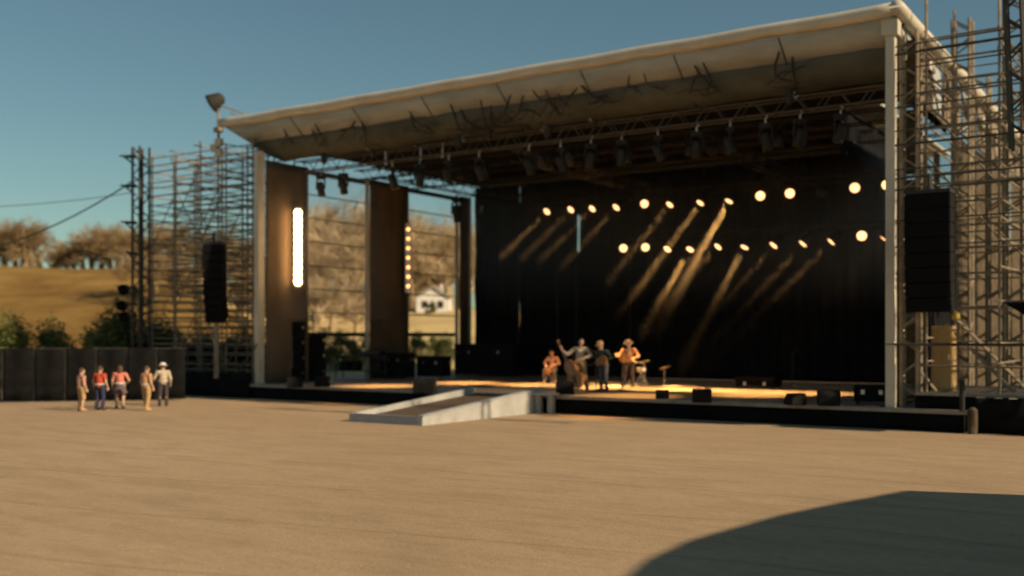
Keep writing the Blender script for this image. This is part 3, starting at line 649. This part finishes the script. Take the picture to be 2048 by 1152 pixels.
# ------------------------------------------------------------------ ramp
rm = thing("access_ramp", "white-sided ramp with dark surface leading up to the stage", "ramp", (-21.0, 22.6, 0))
W_, L_ = 2.75, 6.1
def wedge(x0, x1, z_lo, z_hi, m, name, yy0=0, yy1=L_, zb=.003):
    bm = bmesh.new(); v = [(x0, yy0, zb), (x1, yy0, zb), (x1, yy1, zb), (x0, yy1, zb), (x0, yy0, z_lo), (x1, yy0, z_lo), (x1, yy1, z_hi), (x0, yy1, z_hi)]; v = [bm.verts.new(q) for q in v]
    for f in ((0, 1, 2, 3), (4, 5, 6, 7), (0, 1, 5, 4), (1, 2, 6, 5), (2, 3, 7, 6), (3, 0, 4, 7)): bm.faces.new([v[k] for k in f])
    return link(name, bm, m, rm)
wedge(.16, W_-.16, .10, .56, 'rampdeck', 'surface', .09)
wedge(0, .155, .24, .76, 'white', 'side_wall'); wedge(W_-.155, W_, .24, .76, 'white', 'side_wall')
link("front_lip", bx(.16, W_-.16, -.01, .085, .003, .25), 'greyp', rm); 
link("cap_rail", prism([(0, 0)]*0 or [(-.10, -.02), (.10, -.02), (.10, .02), (-.10, .02)], L_, Matrix.Translation((W_-.08, L_/2, .525)) @ Matrix.Rotation(math.atan(.52/L_), 4, 'X')), 'greyp', rm)
for x, y in ((W_+.12, L_-.25), (W_+.55, L_-.2)): link("foot_post", bx(x-.09, x+.09, y-.1, y+.1, .003, .62, .01), 'white', rm)
link("landing", bx(W_+.0, W_+.75, L_-.55, L_-.02, .60, .66, .01), 'white', rm)
p = at(745, 806, z=0); o = link("cover_plate", bx(-.45, .45, -.35, .35, 0, .12, .02), 'white'); o.location = (p.x+.9, p.y+.4, .002); tag(o, "small white block lying on the ground beside the ramp's far side", "block")

# ------------------------------------------------------------------ things on the deck
def flr(px, py): return at(px, py, z=ZD)
def wedge_monitor():
    t = thing("floor_monitor", "m", "monitor"); b = prism([(-.3, 0), (.3, 0), (.3, .15), (.1, .44), (-.22, .44), (-.3, .3)], .62, Matrix.Rotation(pi/2, 4, 'Z'), .012)
    link("cabinet", b, 'case', t); mt = Matrix.Translation((0, .215, .31)) @ Matrix.Rotation(-R(56), 4, 'X'); g = bmesh.new(); box(g, (0, 0, 0), (.54, .29, .02), None); bmesh.ops.transform(g, matrix=mt, verts=g.verts[:]); link("grille", g, 'grille', t)
    link("handle", tb([(.312, -.08, .22), (.335, -.06, .22), (.335, .06, .22), (.312, .08, .22)], .01, 5), 'hardware', t); return t
w0 = wedge_monitor()
for i, (px, py, rz, s, lab) in enumerate(((850, 786, .1, 1.15, "black floor monitor at the stage edge left of the ramp top"), (1130, 788, .2, .95, "black floor monitor in front of the bassist, by the ramp"),
    (1325, 797, -.1, .6, "small black floor monitor between the ramp and the middle of the stage edge"), (1404, 805, 0, .9, "black floor monitor at the middle of the stage edge"), (1590, 810, .5, .75, "slanted black floor monitor left of the rightmost one"),
    (1657, 811, 0, .95, "upright black floor monitor at the right part of the stage edge"), (590, 775, .3, .9, "dark floor monitor before the speaker stack"), (645, 773, .3, .9, "dark floor monitor right of the speaker stack"))):
    o = w0 if i == 0 else dup(w0); o.location = flr(px, py); o.location.z = ZD+.003; o.rotation_euler = (0, 0, rz+.4); o.scale = (s,)*3; o['label'] = lab; o['group'] = "floor monitors along the stage edge"
def case(label, px, py, sx, sy, sz, rz=0, lid=.25, name="flight_case", m='case'):
    p = flr(px, py); t = thing(name, label, "case", (p.x, p.y, ZD+.003), rz)
    b_ = link("box", bx(-sx/2, sx/2, -sy/2, sy/2, .08, sz-lid), m, t); l_ = link("lid", bx(-sx/2-.01, sx/2+.01, -sy/2-.01, sy/2+.01, sz-lid+.012, sz, .01), m, t)
    for x in (-1, 1):
        for y in (-1, 1): link("caster", lt([(.03, -.02), (.04, -.015), (.04, .015), (.03, .02)], 10, Matrix.Translation((x*(sx/2-.08), y*(sy/2-.08), .04)) @ Matrix.Rotation(pi/2, 4, 'Y')), 'black', t)
        link("latch", bx(x*sx/4-.05, x*sx/4+.05, -sy/2-.03, -sy/2-.012, sz-lid-.06, sz-lid+.06), 'hardware', t)
    return t
case("low black case on the floor at the right part of the stage", 1517, 776, 1.5, .8, .42)
case("long black covered case against the backdrop, left of the musicians", 980, 752, 3.2, 1.3, 1.55, .1, .4)
case("black case in front of the second opening, right half", 868, 756, 1.3, .9, 1.0, .2, .3)
case("black case under the second brown panel", 800, 758, 1.1, .8, 1.15, -.1, .3)
case("dark lumpy case at the right end of the stage behind the post", 1745, 808, .95, .7, .55, .2, .2)
# amplifier stacks at stage left
def stack(label, px, py, n, w_, h_, rz):
    p = flr(px, py); 
    for k in range(n):
        t = thing("speaker_cabinet", label + ", " + ["bottom", "second from the bottom", "third from the bottom", "fourth from the bottom", "top"][k if k < n-1 else 4], "speaker cabinet", (p.x, p.y, ZD+.003+k*(h_+.01)), rz+.05*((k*3) % 4-1.5), "stacked speaker cabinets")
        link("cabinet", bx(-w_/2, w_/2, -.35, .35, 0, h_, .015), 'case', t); link("grille", bx(-w_/2+.04, w_/2-.04, -.368, -.352, .05, h_-.05), 'grille', t)
        link("handle", bx(w_/2+.002, w_/2+.02, -.1, .1, h_*.55, h_*.7), 'hardware', t)
stack("black cabinet of the tall stack by the left post", 572, 764, 4, 1.45, .62, .5)
stack("black cabinet of the shorter stack right of the tall one", 622, 762, 3, 1.1, .66, .5)
# equipment table with mixer
p = flr(728, 758); tbx = thing("equipment_table", "dark folding table with gear in front of the first opening", "table", (p.x, p.y, ZD+.003), .25)
link("top", bx(-1.35, 1.35, -.4, .4, .98, 1.03), 'black', tbx)
for x in (-1.25, 1.25):
    for y in (-.33, .33): link("leg", tb([(x, y, 0), (x*.97, y, .98)], .025, 6), 'scafd', tbx)
link("shelf", bx(-1.2, 1.2, -.3, .3, .35, .38), 'black', tbx)
mx = thing("mixing_desk", "black sloping mixing desk on the equipment table", "mixer", (p.x+.5, p.y, ZD+1.04), .25); link("body", prism([(-.35, 0), (.35, 0), (.35, .28), (-.35, .06)], .9, Matrix.Rotation(pi/2, 4, 'Z')), 'black', mx)
for k_ in range(6): link("fader", bx(-.36+k_*.14, -.34+k_*.14, -.12, -.06, .13, .18), 'hardware', mx)
for i, (dx, s) in enumerate(((-.9, .4), (-.35, .3), (.75, .35))):
    t = thing("rack_unit", ["black rack box under the left end of the table", "smaller rack box under the middle of the table", "rack box under the right end of the table"][i], "rack", (p.x+dx, p.y+dx*.25, ZD+.384), .25); link("body", bx(-s/2, s/2, -.22, .22, 0, .42, .01), 'case', t); link("faceplate", bx(-s/2+.03, s/2-.03, -.235, -.222, .05, .37), 'darkalu', t)
def mic(label, px, py, h, lean=.25, rz=0):
    p = flr(px, py); t = thing("microphone_stand", label, "microphone stand", (p.x, p.y, ZD+.003), rz)
    link("base", lt([(.15, 0), (.14, .02), (.03, .04)], 14), 'black', t); link("pole", tb([(0, 0, .03), (0, 0, h)], .014, 6), 'darkalu', t)
    link("boom", tb([(.0, .15, h-.08), (lean, -.3, h+.12)], .011, 5), 'darkalu', t); link("microphone", lt([(.012, -.1), (.02, 0), (.032, .03), (.026, .07), (.008, .085)], 10, Matrix.Translation((lean, -.3, h+.12)) @ Matrix.Rotation(R(70), 4, 'X')), 'black', t, True)
mic("microphone stand in front of the bassist", 1146, 782, 1.35); mic("microphone stand in front of the guitarist in the green jacket", 1192, 783, 1.4, -.2); mic("microphone stand in front of the hatted guitarist in the orange shirt", 1244, 780, 1.4, .2)
mic("microphone stand standing alone at the right part of the stage", 1585, 772, 1.3, .3)

# ------------------------------------------------------------------ people
def remesh(bm, name, m, parent, vox, smooth=4):
    me = bpy.data.meshes.new("tmp"); bm.to_mesh(me); bm.free(); o = bpy.data.objects.new("tmp", me); C.objects.link(o)
    r = o.modifiers.new("r", 'REMESH'); r.mode = 'VOXEL'; r.voxel_size = vox; s = o.modifiers.new("s", 'SMOOTH'); s.iterations = smooth; s.factor = .5
    dg = bpy.context.evaluated_depsgraph_get(); dg.update(); nm = bpy.data.meshes.new_from_object(o.evaluated_get(dg)); bpy.data.objects.remove(o); bpy.data.meshes.remove(me)
    nm.name = name; nm.materials.clear(); nm.materials.append(M[m] if isinstance(m, str) else m)
    for p in nm.polygons: p.use_smooth = True
    q = bpy.data.objects.new(name, nm); C.objects.link(q); q.parent = parent; return q
def ball(bm, c, r, sc=(1, 1, 1)):
    rr = bmesh.ops.create_icosphere(bm, subdivisions=2, radius=r); bmesh.ops.transform(bm, matrix=Matrix.Translation(c) @ Matrix.Diagonal((*sc, 1)), verts=rr['verts'])
def limb(bm, a, b, ra, rb, flat=None):
    a = Vector(a); b = Vector(b); tube(bm, [a, a.lerp(b, .3), b], [ra, ra*.65+rb*.35 if ra > rb else ra, rb], 10); ball(bm, a, ra); ball(bm, b, rb)
def hand(bm, w_, d, palm, side, curl=.5):
    d = d.normalized(); palm = (palm-d*palm.dot(d)).normalized(); s = d.cross(palm)*side; k = w_+d*.045
    for t in (-.03, -.01, .01, .03): limb(bm, w_+s*t*.6, w_+d*.085+s*t, .017, .0145)
    for j, (t, ln) in enumerate(((-.033, .062), (-.011, .075), (.011, .07), (.033, .055))):
        p0_ = w_+d*.088+s*t; d1 = (d*cos(curl)+palm*sin(curl)); p1 = p0_+d1*ln*.5; d2 = (d*cos(curl*2)+palm*sin(curl*2)); p2 = p1+d2*ln*.5; limb(bm, p0_, p1, .0105, .0095); limb(bm, p1, p2, .0095, .008)
    q = w_+d*.03-s*.03; q1 = q+(d*.5-s*.75+palm*.4).normalized()*.038; limb(bm, q, q1, .014, .011); limb(bm, q1, q1+(d*.85-s*.2+palm*.4).normalized()*.032, .011, .009)
def person(label, loc, rz, H, pose, top, bottom, shoes, hair='hairb', hat=None, hatcol=None, sleeves=.5, legs=1.0, skirt=False, belt=None, vox=.0105, bulk=1.06):
    t = thing("person", label, "person", loc, rz); t.scale = (bulk, bulk, 1); s = H/1.75; V = lambda *a: Vector(a)
    J = dict(pel=V(0, 0, .95), che=V(0, 0, 1.30), nec=V(0, .01, 1.47), hed=V(0, -.015, 1.635), shl=V(-.185, 0, 1.42), shr=V(.185, 0, 1.42), ell=V(-.25, .03, 1.14), elr=V(.25, .03, 1.14),
             wrl=V(-.27, -.06, .90), wrr=V(.27, -.06, .90), hil=V(-.095, 0, .93), hir=V(.095, 0, .93), knl=V(-.11, -.02, .50), knr=V(.11, -.02, .50), anl=V(-.12, .03, .085), anr=V(.12, .03, .085),
             hdl=V(0, -.2, -1), hdr=V(0, -.2, -1), pml=V(1, 0, 0), pmr=V(-1, 0, 0), face=V(0, -1, 0), curl=.5)
    J.update({k_: (Vector(v) if k_ != 'curl' else v) for k_, v in pose.items()})
    b = bmesh.new(); up = (J['hed']-J['nec']).normalized(); fc = (J['face']-up*J['face'].dot(up)).normalized(); sd_ = up.cross(fc)
    limb(b, J['pel'], J['che'], .125, .13); limb(b, J['shl'].lerp(J['che'], .25), J['shr'].lerp(J['che'], .25), .085, .085); limb(b, J['che'], J['nec'], .11, .055); limb(b, J['nec'], J['hed'], .055, .052)
    hb = bmesh.new(); ball(hb, (0, 0, 0), .105, (.78, .93, 1.1)); ball(hb, (0, -.022, -.055), .07, (.85, 1, 1)); ball(hb, (0, -.088, -.103), .022); limb(hb, (0, -.088, .005), (0, -.112, -.03), .009, .016)
    for x in (-1, 1):
        ball(hb, (x*.083, .008, -.012), .026, (.35, .8, 1.15)); ball(hb, (x*.035, -.088, .022), .016, (1.4, .6, .5)); ball(hb, (x*.016, -.096, -.066), .011, (1.5, .8, .6))
    mt = Matrix((sd_, -fc, up)).transposed().to_4x4(); mt.translation = J['hed']; mt = Matrix.Translation(J['hed']) @ mt.to_3x3().to_4x4()
    bmesh.ops.transform(hb, matrix=mt, verts=hb.verts[:]); tm = bpy.data.meshes.new("h"); hb.to_mesh(tm); hb.free(); b.from_mesh(tm); bpy.data.meshes.remove(tm)
    for S_ in ('l', 'r'):
        limb(b, J['sh'+S_], J['el'+S_], .052, .04); limb(b, J['el'+S_], J['wr'+S_], .042, .026); hand(b, J['wr'+S_], J['hd'+S_], J['pm'+S_], 1 if S_ == 'l' else -1, J['curl'])
        limb(b, J['hi'+S_], J['kn'+S_], .088, .056); kn, an = J['kn'+S_], J['an'+S_]; limb(b, kn, kn.lerp(an, .35)+V(0, .02, 0), .055, .054); limb(b, kn.lerp(an, .35)+V(0, .02, 0), an, .054, .036)
        limb(b, an, an+V(0, -.15, -.045), .042, .032)
    def fin(bm, name, m, par=t, vx=vox):
        bmesh.ops.scale(bm, vec=(s, s, s), verts=bm.verts[:]); return remesh(bm, name, m, par, vx)
    body = fin(b, "body", 'skin')
    e = bmesh.new()
    for x in (-1, 1): 
        rr = bmesh.ops.create_icosphere(e, subdivisions=2, radius=.012); bmesh.ops.transform(e, matrix=mt @ Matrix.Translation((x*.034, -.089, .006)), verts=rr['verts'])
    bmesh.ops.scale(e, vec=(s, s, s), verts=e.verts[:]); link("eyes", e, 'eye', t)
    # top
    c = bmesh.new(); limb(c, J['pel']+V(0, 0, .02), J['che'], .148, .148); limb(c, J['shl'].lerp(J['che'], .25), J['shr'].lerp(J['che'], .25), .10, .10); limb(c, J['che'], J['che'].lerp(J['nec'], .55), .125, .085)
    ball(c, J['pel'].lerp(J['che'], .4), .15, (1.12, .85, 1))
    for S_ in ('l', 'r'):
        sh, el, wr = J['sh'+S_], J['el'+S_], J['wr'+S_]; limb(c, sh, sh.lerp(el, min(1, sleeves*2)), .068, .056)
        if sleeves > .5: limb(c, el, el.lerp(wr, (sleeves-.5)*2*.93), .056, .040)
    fin(c, "shirt", top)
    c = bmesh.new(); ball(c, J['pel']+V(0, 0, -.01), .155, (1.12, .9, .8))
    if skirt: tube(c, [J['pel']+V(0, 0, .08), J['pel']+V(0, 0, -.1), J['pel']+V(0, 0, -.42*legs)], [.14, .19, .27], 16)
    else:
        for S_ in ('l', 'r'):
            hi, kn, an = J['hi'+S_], J['kn'+S_], J['an'+S_]; limb(c, hi, hi.lerp(kn, min(1, legs*2)), .108, .078)
            if legs > .5: limb(c, kn, kn.lerp(an, (legs-.5)*2), .078, .062)
    fin(c, "skirt" if skirt else ("trousers" if legs > .6 else "shorts"), bottom)
    if belt:
        c = bmesh.new(); lathe(c, [(.15, -.025), (.172, -.02), (.172, .02), (.15, .025)], 20, Matrix.Translation(J['pel']+V(0, 0, .085)) @ Matrix.Diagonal((1.08, .95, 1, 1))); bmesh.ops.scale(c, vec=(s, s, s), verts=c.verts[:]); link("belt", c, belt, t, True)
    for S_ in ('l', 'r'):
        c = bmesh.new(); an = J['an'+S_]; limb(c, an+V(0, .02, -.03), an+V(0, -.15, -.05), .05, .042); limb(c, an+V(0, .03, .0), an+V(0, .02, -.045), .05, .045)
        fin(c, "shoe", shoes, vx=.012)
    c = bmesh.new(); ball(c, (0, .014, .022), .112, (.82, .93, 1.05)); 
    rem = [v for v in c.verts if v.co.y < -.055 and v.co.z < .045 or v.co.z < -.075]; bmesh.ops.delete(c, geom=rem, context='VERTS'); 
    if hair == 'long': ball(c, (0, .06, -.09), .085, (1, .6, 1.4))
    bmesh.ops.transform(c, matrix=mt, verts=c.verts[:]); bmesh.ops.scale(c, vec=(s, s, s), verts=c.verts[:]); link("hair", c, 'hairb', t, True)
    if hat:
        c = bmesh.new(); br = .17 if hat == 'brim' else .118
        lathe(c, [(.09, .045), (br, .05), (br*1.0, .06), (.103, .07), (.10, .13), (.075, .165), (.02, .17)], 18, Matrix.Diagonal((1, 1.1, 1, 1)))
        if hat == 'cap': box(c, (0, -.14, .058), (.13, .1, .012))
        bmesh.ops.transform(c, matrix=mt, verts=c.verts[:]); bmesh.ops.scale(c, vec=(s, s, s), verts=c.verts[:]); link("hat", c, hatcol, t, True)
    return t
cm = lambda n, c: mat(n, c, .85, .18, 9, .2)
K = dict(red=cm("red_cloth", (.45, .075, .04)), pink=cm("salmon_cloth", (.55, .19, .13)), navy=cm("navy_cloth", (.035, .04, .08)), plum=cm("plum_cloth", (.12, .085, .10)), tan=cm("tan_cloth", (.42, .27, .13)),
         orange=cm("orange_tan_cloth", (.48, .26, .14)), beige=cm("beige_cloth", (.45, .38, .28)), dark=cm("dark_cloth", (.06, .05, .055)), white=cm("white_cloth", (.68, .66, .62)), mauve=cm("dusty_rose_cloth", (.46, .25, .19)),
         green=cm("dark_green_cloth", (.035, .06, .055)), jeans=cm("grey_denim", (.10, .10, .11)), cream=cm("cream_shirt", (.52, .42, .30)), brn=cm("brown_cloth", (.16, .09, .05)), shoe=cm("dark_leather", (.05, .035, .03)))
relax = dict(wrl=(-.24, -.02, .86), wrr=(.26, -.1, .92))
for (px, py, H, rz, pose, a) in (
    (163, 822, 1.42, 2.4, dict(elr=(.33, -.02, 1.17), wrr=(.18, -.16, 1.05), hdr=(-1, -.2, 0), pmr=(0, 1, 0)), dict(label="person in a dusty rose top and tan knee-length shorts, leftmost bystander", top=K['mauve'], bottom=K['tan'], shoes=K['tan'], legs=.5, sleeves=.4)),
    (200, 820, 1.47, 2.9, dict(), dict(label="person in a red top with white belt and navy trousers, second bystander from left", top=K['red'], bottom=K['navy'], shoes=K['shoe'], belt=K['white'], sleeves=.3)),
    (240, 817, 1.47, 3.3, dict(ell=(-.32, .05, 1.15), wrl=(-.2, -.1, 1.0), hdl=(1, 0, -.1)), dict(label="person in a red top and short plum skirt with bare legs, middle bystander", top=K['pink'], bottom=K['plum'], shoes=K['shoe'], belt=K['white'], sleeves=.3, skirt=True, legs=.8, hair='long')),
    (293, 821, 1.48, 2.6, dict(anl=(-.14, .12, .085), knl=(-.12, .03, .5), anr=(.11, -.12, .085)), dict(label="person in an orange-tan top and golden tan trousers, among the bystanders", top=K['orange'], bottom=K['tan'], shoes=K['tan'], belt=K['white'], sleeves=.3)),
    (326, 812, 1.50, 3.6, dict(elr=(.3, -.02, 1.16), wrr=(.36, -.16, .98)), dict(label="person in a white hat, beige shirt and dark trousers, rightmost bystander", top=K['beige'], bottom=K['dark'], shoes=K['shoe'], belt=K['cream'], hat='brim', hatcol=K['white'], sleeves=.8))):
    p = at(px, py, z=0); person(loc=(p.x, p.y, .002), rz=rz+YAW, H=H, pose=pose, bulk=1.16, **a)
# musicians
def guitar(label, loc, rot, m, scale=1.0):
    t = thing("guitar", label, "guitar", loc); t.rotation_euler = rot; t.scale = (scale,)*3
    out = []
    for k in range(28):
        a = 2*pi*k/28; r = .19*(1+.0*cos(a)); x = cos(a)*.245; z = sin(a)*(.185 if cos(a) < 0 else .15); z *= 1-.22*math.exp(-((x-.02)/.07)**2); out.append((x, z))
    link("body", prism(out, .09, None, .008), m, t); link("sound_hole", lt([(.045, .001), (.04, .003)], 16, Matrix.Translation((.05, -.047, 0)) @ Matrix.Rotation(pi/2, 4, 'X')), 'black', t)
    link("neck", prism([(.2, -.028), (.62, -.022), (.62, .022), (.2, .028)], .03, Matrix.Translation((0, -.035, 0))), 'hairb', t); link("headstock", prism([(.62, -.03), (.76, -.04), (.76, .04), (.62, .03)], .02, Matrix.Translation((0, -.03, 0))), 'hairb', t)
    link("bridge", bx(-.13, -.1, -.062, -.047, -.06, .06), 'hairb', t)
    for k in range(4): link("string", tb([(-.11, -.064, -.018+k*.012), (.7, -.055, -.015+k*.01)], .0018, 3), 'hardware', t)
    return t
gp = dict(ell=(-.34, -.08, 1.18), wrl=(-.42, -.30, 1.15), hdl=(.2, -.6, .7), pml=(0, 1, .3), elr=(.33, .04, 1.16), wrr=(.13, -.24, 1.06), hdr=(-1, -.1, -.5), pmr=(0, 1, 0), che=(0, -.05, 1.29), nec=(0, -.09, 1.45), hed=(0, -.15, 1.60), face=(-.2, -1, -.5), shl=(-.185, -.05, 1.40), shr=(.185, -.05, 1.40), curl=.7)
p = flr(1161, 781); pb = Vector((p.x, p.y, ZD+.003))
person("person in a cream shirt playing the upright bass", pb, .25, 1.82, dict(ell=(-.40, -.12, 1.22), wrl=(-.54, -.34, 1.40), hdl=(-.1, -.5, .8), pml=(0, 1, 0), elr=(.36, -.05, 1.2), wrr=(.02, -.36, 1.02), hdr=(-1, -.1, -.4), pmr=(0, 1, 0), knr=(.15, -.05, .5), anr=(.2, .1, .085), face=(.3, -1, -.1), hed=(.03, -.02, 1.635), curl=.7), K['cream'], K['tan'], K['shoe'], sleeves=.75)
bs = thing("upright_bass", "orange-brown upright bass leaning left in the bassist's arms", "double bass", pb+Vector((.22, -.42, .12))); bs.rotation_euler = (-.08, -.50, .1)
out = []
for k in range(40):
    a = 2*pi*k/40; z = .55+.55*sin(a); ww = .30 if z < .5 else .23; x = cos(a)*ww*(1-.30*math.exp(-((z-.62)/.13)**2)); out.append((x*(1.08 if abs(sin(a)) < .8 else 1), z))
link("body", prism(out, .19, None, .012), 'varnish', bs); link("neck", prism([(-.03, 1.0), (.03, 1.0), (.022, 1.75), (-.022, 1.75)], .05, Matrix.Translation((0, -.08, 0))), 'hairb', bs)
link("scroll", lt([(.02, -.05), (.05, -.04), (.055, 0), (.05, .04), (.02, .05)], 12, Matrix.Translation((0, -.07, 1.84)) @ Matrix.Rotation(pi/2, 4, 'Y')), 'varnish', bs, True)
link("pegbox", bx(-.03, .03, -.11, -.03, 1.75, 1.86), 'varnish', bs); link("bridge", bx(-.08, .08, -.16, -.115, .5, .52), 'wood', bs); link("tailpiece", prism([(-.02, .12), (.02, .12), (.05, .45), (-.05, .45)], .02, Matrix.Translation((0, -.125, 0))), 'black', bs)
link("end_pin", tb([(0, 0, -.12), (0, 0, .02)], .01, 6), 'hardware', bs)
for k in range(4): link("string", tb([(-.03+k*.02, -.14, .4), (-.03+k*.02, -.165, .52), (-.014+k*.009, -.11, 1.75)], .002, 3), 'hardware', bs)
p = flr(1207, 782); pg = Vector((p.x, p.y, ZD+.003))
person("person in a dark green jacket and tan cap bent over a guitar", pg, -.25, 1.74, gp, K['green'], K['jeans'], K['shoe'], sleeves=1.0, hat='cap', hatcol=K['tan'])
guitar("pale orange guitar held by the person in the green jacket", pg+Vector((.06, -.26, 1.05)), (0, R(-15)+pi, R(-10)), 'varnish').scale = (1.05, -1.05, 1.05)
p = flr(1258, 775); ph = Vector((p.x, p.y, ZD+.003))
person("person in an orange shirt and dark hat playing a guitar", ph, .35, 1.76, {**gp, **dict(knl=(-.14, -.1, .5), anl=(-.18, -.06, .085))}, K['orange'], K['dark'], K['shoe'], sleeves=.8, hat='brim', hatcol=K['dark'])
guitar("dark guitar held by the person in the orange shirt and hat", ph+Vector((.0, -.28, 1.08)), (0, R(14), R(15)), 'varnish')
# seated player with a small drum, at the left
p = flr(1106, 766); psn = Vector((p.x, p.y, ZD+.003))
stl = thing("stool", "low black stool under the seated player", "stool", psn); link("seat", lt([(.15, .40), (.18, .41), (.18, .46), (.15, .47)], 16), 'black', stl)
for k in range(3): link("leg", tb([(.05*cos(k*2.1), .05*sin(k*2.1), .4), (.2*cos(k*2.1), .2*sin(k*2.1), 0)], .014, 5), 'darkalu', stl)
sit = dict(pel=(0, 0, .56), che=(0, -.06, .91), nec=(0, -.10, 1.07), hed=(0, -.14, 1.23), shl=(-.185, -.06, 1.02), shr=(.185, -.06, 1.02), hil=(-.095, 0, .54), hir=(.095, 0, .54), knl=(-.2, -.42, .52), knr=(.2, -.42, .52), anl=(-.2, -.40, .085), anr=(.22, -.36, .085),
           ell=(-.3, -.12, .80), wrl=(-.14, -.35, .72), elr=(.3, -.12, .80), wrr=(.14, -.35, .74), hdl=(.3, -1, -.2), hdr=(-.3, -1, -.2), pml=(0, 0, -1), pmr=(0, 0, -1), face=(.2, -1, -.3))
person("person in a rust shirt and grey jeans sitting low at the left of the band", psn, .2, 1.75, sit, K['mauve'], K['jeans'], K['shoe'], sleeves=.6)
def drum(name, label, loc, r, h, axis=None, m='varnish', stand=None):
    t = thing(name, label, "drum", loc); mt = axis or Matrix()
    link("shell", lt([(r, 0), (r, h)], 20, mt), m, t, True); link("hoop", lt([(r+.012, h-.03), (r+.012, h+.01), (r-.01, h+.01)], 20, mt), 'hardware', t); link("head", lt([(r-.012, h+.003), (.01, h+.004)], 20, mt), 'white', t)
    if stand:
        for k in range(3): link("leg", tb([(0, 0, .02), (.25*cos(k*2.1), .25*sin(k*2.1), -stand)], .012, 5), 'hardware', t)
    return t
drum("hand_drum", "small orange drum in front of the seated player", psn+Vector((.05, -.42, .40)), .17, .25, None, 'varnish', .40)
p = flr(1290, 772); dk = Vector((p.x, p.y, ZD+.003))
drum("snare_drum", "small snare drum on a stand right of the hatted guitarist", dk+Vector((-.1, -.1, .55)), .17, .14, None, 'hardware', .55)
for i, (dx, dy, h, tx, lab) in enumerate(((-.55, -.05, 1.0, .5, "bright brass cymbal tilted beside the hatted guitarist"), (.05, -.15, .95, -.18, "brass cymbal standing level over the snare drum"), (.75, .15, .72, -.3, "lower brass cymbal at the right of the drums"))):
    t = thing("cymbal", lab, "cymbal", dk+Vector((dx, dy, 0)), 0, "cymbals on stands"); link("plate", lt([(.03, .035), (.06, .02), (.24, -.01), (.23, -.014), (.03, .0)], 22, Matrix.Translation((0, 0, h)) @ Matrix.Rotation(tx, 4, 'Y')), 'brass', t, True)
    link("pole", tb([(0, 0, .2), (0, 0, h+.04)], .011, 6), 'hardware', t)
    for k in range(3): link("leg", tb([(0, 0, .3), (.22*cos(k*2.1), .22*sin(k*2.1), 0)], .01, 5), 'hardware', t)

# ------------------------------------------------------------------ unseen made-up canopy, shaped to throw the foreground shadow
HC = 4.2
outl = [(1225, 1175), (1290, 1120), (1370, 1083), (1450, 1060), (1550, 1032), (1650, 1011), (1740, 994), (1810, 981), (2048, 990), (2350, 1003), (3600, 1040), (6500, 1500), (2400, 2400), (1180, 1290)]
bm = bmesh.new(); pts = [at(px, py, z=0)+Vector((cos(SUN_AZ), sin(SUN_AZ), 0))*HC/math.tan(SUN_EL)+UP*HC for px, py in outl]
c0 = sum(pts, Vector())/len(pts); base = Vector((c0.x, c0.y, 0)); a = [bm.verts.new(p_-base) for p_ in pts]; b = [bm.verts.new(p_-base-UP*.12) for p_ in pts]
bm.faces.new(a); bm.faces.new(b[::-1])
for i in range(len(a)): bm.faces.new((a[i], b[i], b[(i+1) % len(a)], a[(i+1) % len(a)]))
sc_ = thing("shadow_caster", "unseen added canopy right of the frame, shaped to cast the foreground shadow", "canopy", base)
link("cloth", bm, 'soffit', sc_)
for k in (1, 6, 9, 12):
    q = pts[k].lerp(c0, .12)-base; link("pole", tb([(q.x, q.y, 0), (q.x, q.y, HC-.1)], .06, 8), 'alu', sc_)

# ------------------------------------------------------------------ theatrical smoke inside the stage
bm = bx(-29.5, -8.2, 37.0, 43.2, ZD+.01, 9.4)
o = link("smoke", bm, 'black'); o['kind'] = 'stuff'; vm = bpy.data.materials.new("thin_smoke"); vm.use_nodes = True; n = vm.node_tree; n.nodes.remove(n.nodes["Principled BSDF"])
pv = n.nodes.new("ShaderNodeVolumePrincipled"); pv.inputs["Color"].default_value = (.9, .9, .9, 1); pv.inputs["Anisotropy"].default_value = .1
tc = n.nodes.new("ShaderNodeTexCoord"); sx = n.nodes.new("ShaderNodeSeparateXYZ"); mr = n.nodes.new("ShaderNodeMapRange"); mr.interpolation_type = 'SMOOTHSTEP'
n.links.new(tc.outputs["Object"], sx.inputs[0]); n.links.new(sx.outputs[2], mr.inputs[0])
for k_, v_ in ((1, 3.2), (2, 7.0), (3, .001), (4, .042)): mr.inputs[k_].default_value = v_
n.links.new(mr.outputs[0], pv.inputs["Density"])
n.links.new(pv.outputs[0], n.nodes["Material Output"].inputs["Volume"]); o.data.materials.clear(); o.data.materials.append(vm)
vm.cycles.homogeneous_volume = False

bm = bx(-31.45, -28.6, 29.6, 33.6, 3.2, 9.2)
o2 = link("smoke", bm, 'black'); o2['kind'] = 'stuff'; vm2 = bpy.data.materials.new("strip_light_smoke"); vm2.use_nodes = True; n = vm2.node_tree; n.nodes.remove(n.nodes["Principled BSDF"])
pv = n.nodes.new("ShaderNodeVolumePrincipled"); pv.inputs["Color"].default_value = (.9, .9, .9, 1); pv.inputs["Density"].default_value = .035
n.links.new(pv.outputs[0], n.nodes["Material Output"].inputs["Volume"]); o2.data.materials.clear(); o2.data.materials.append(vm2)
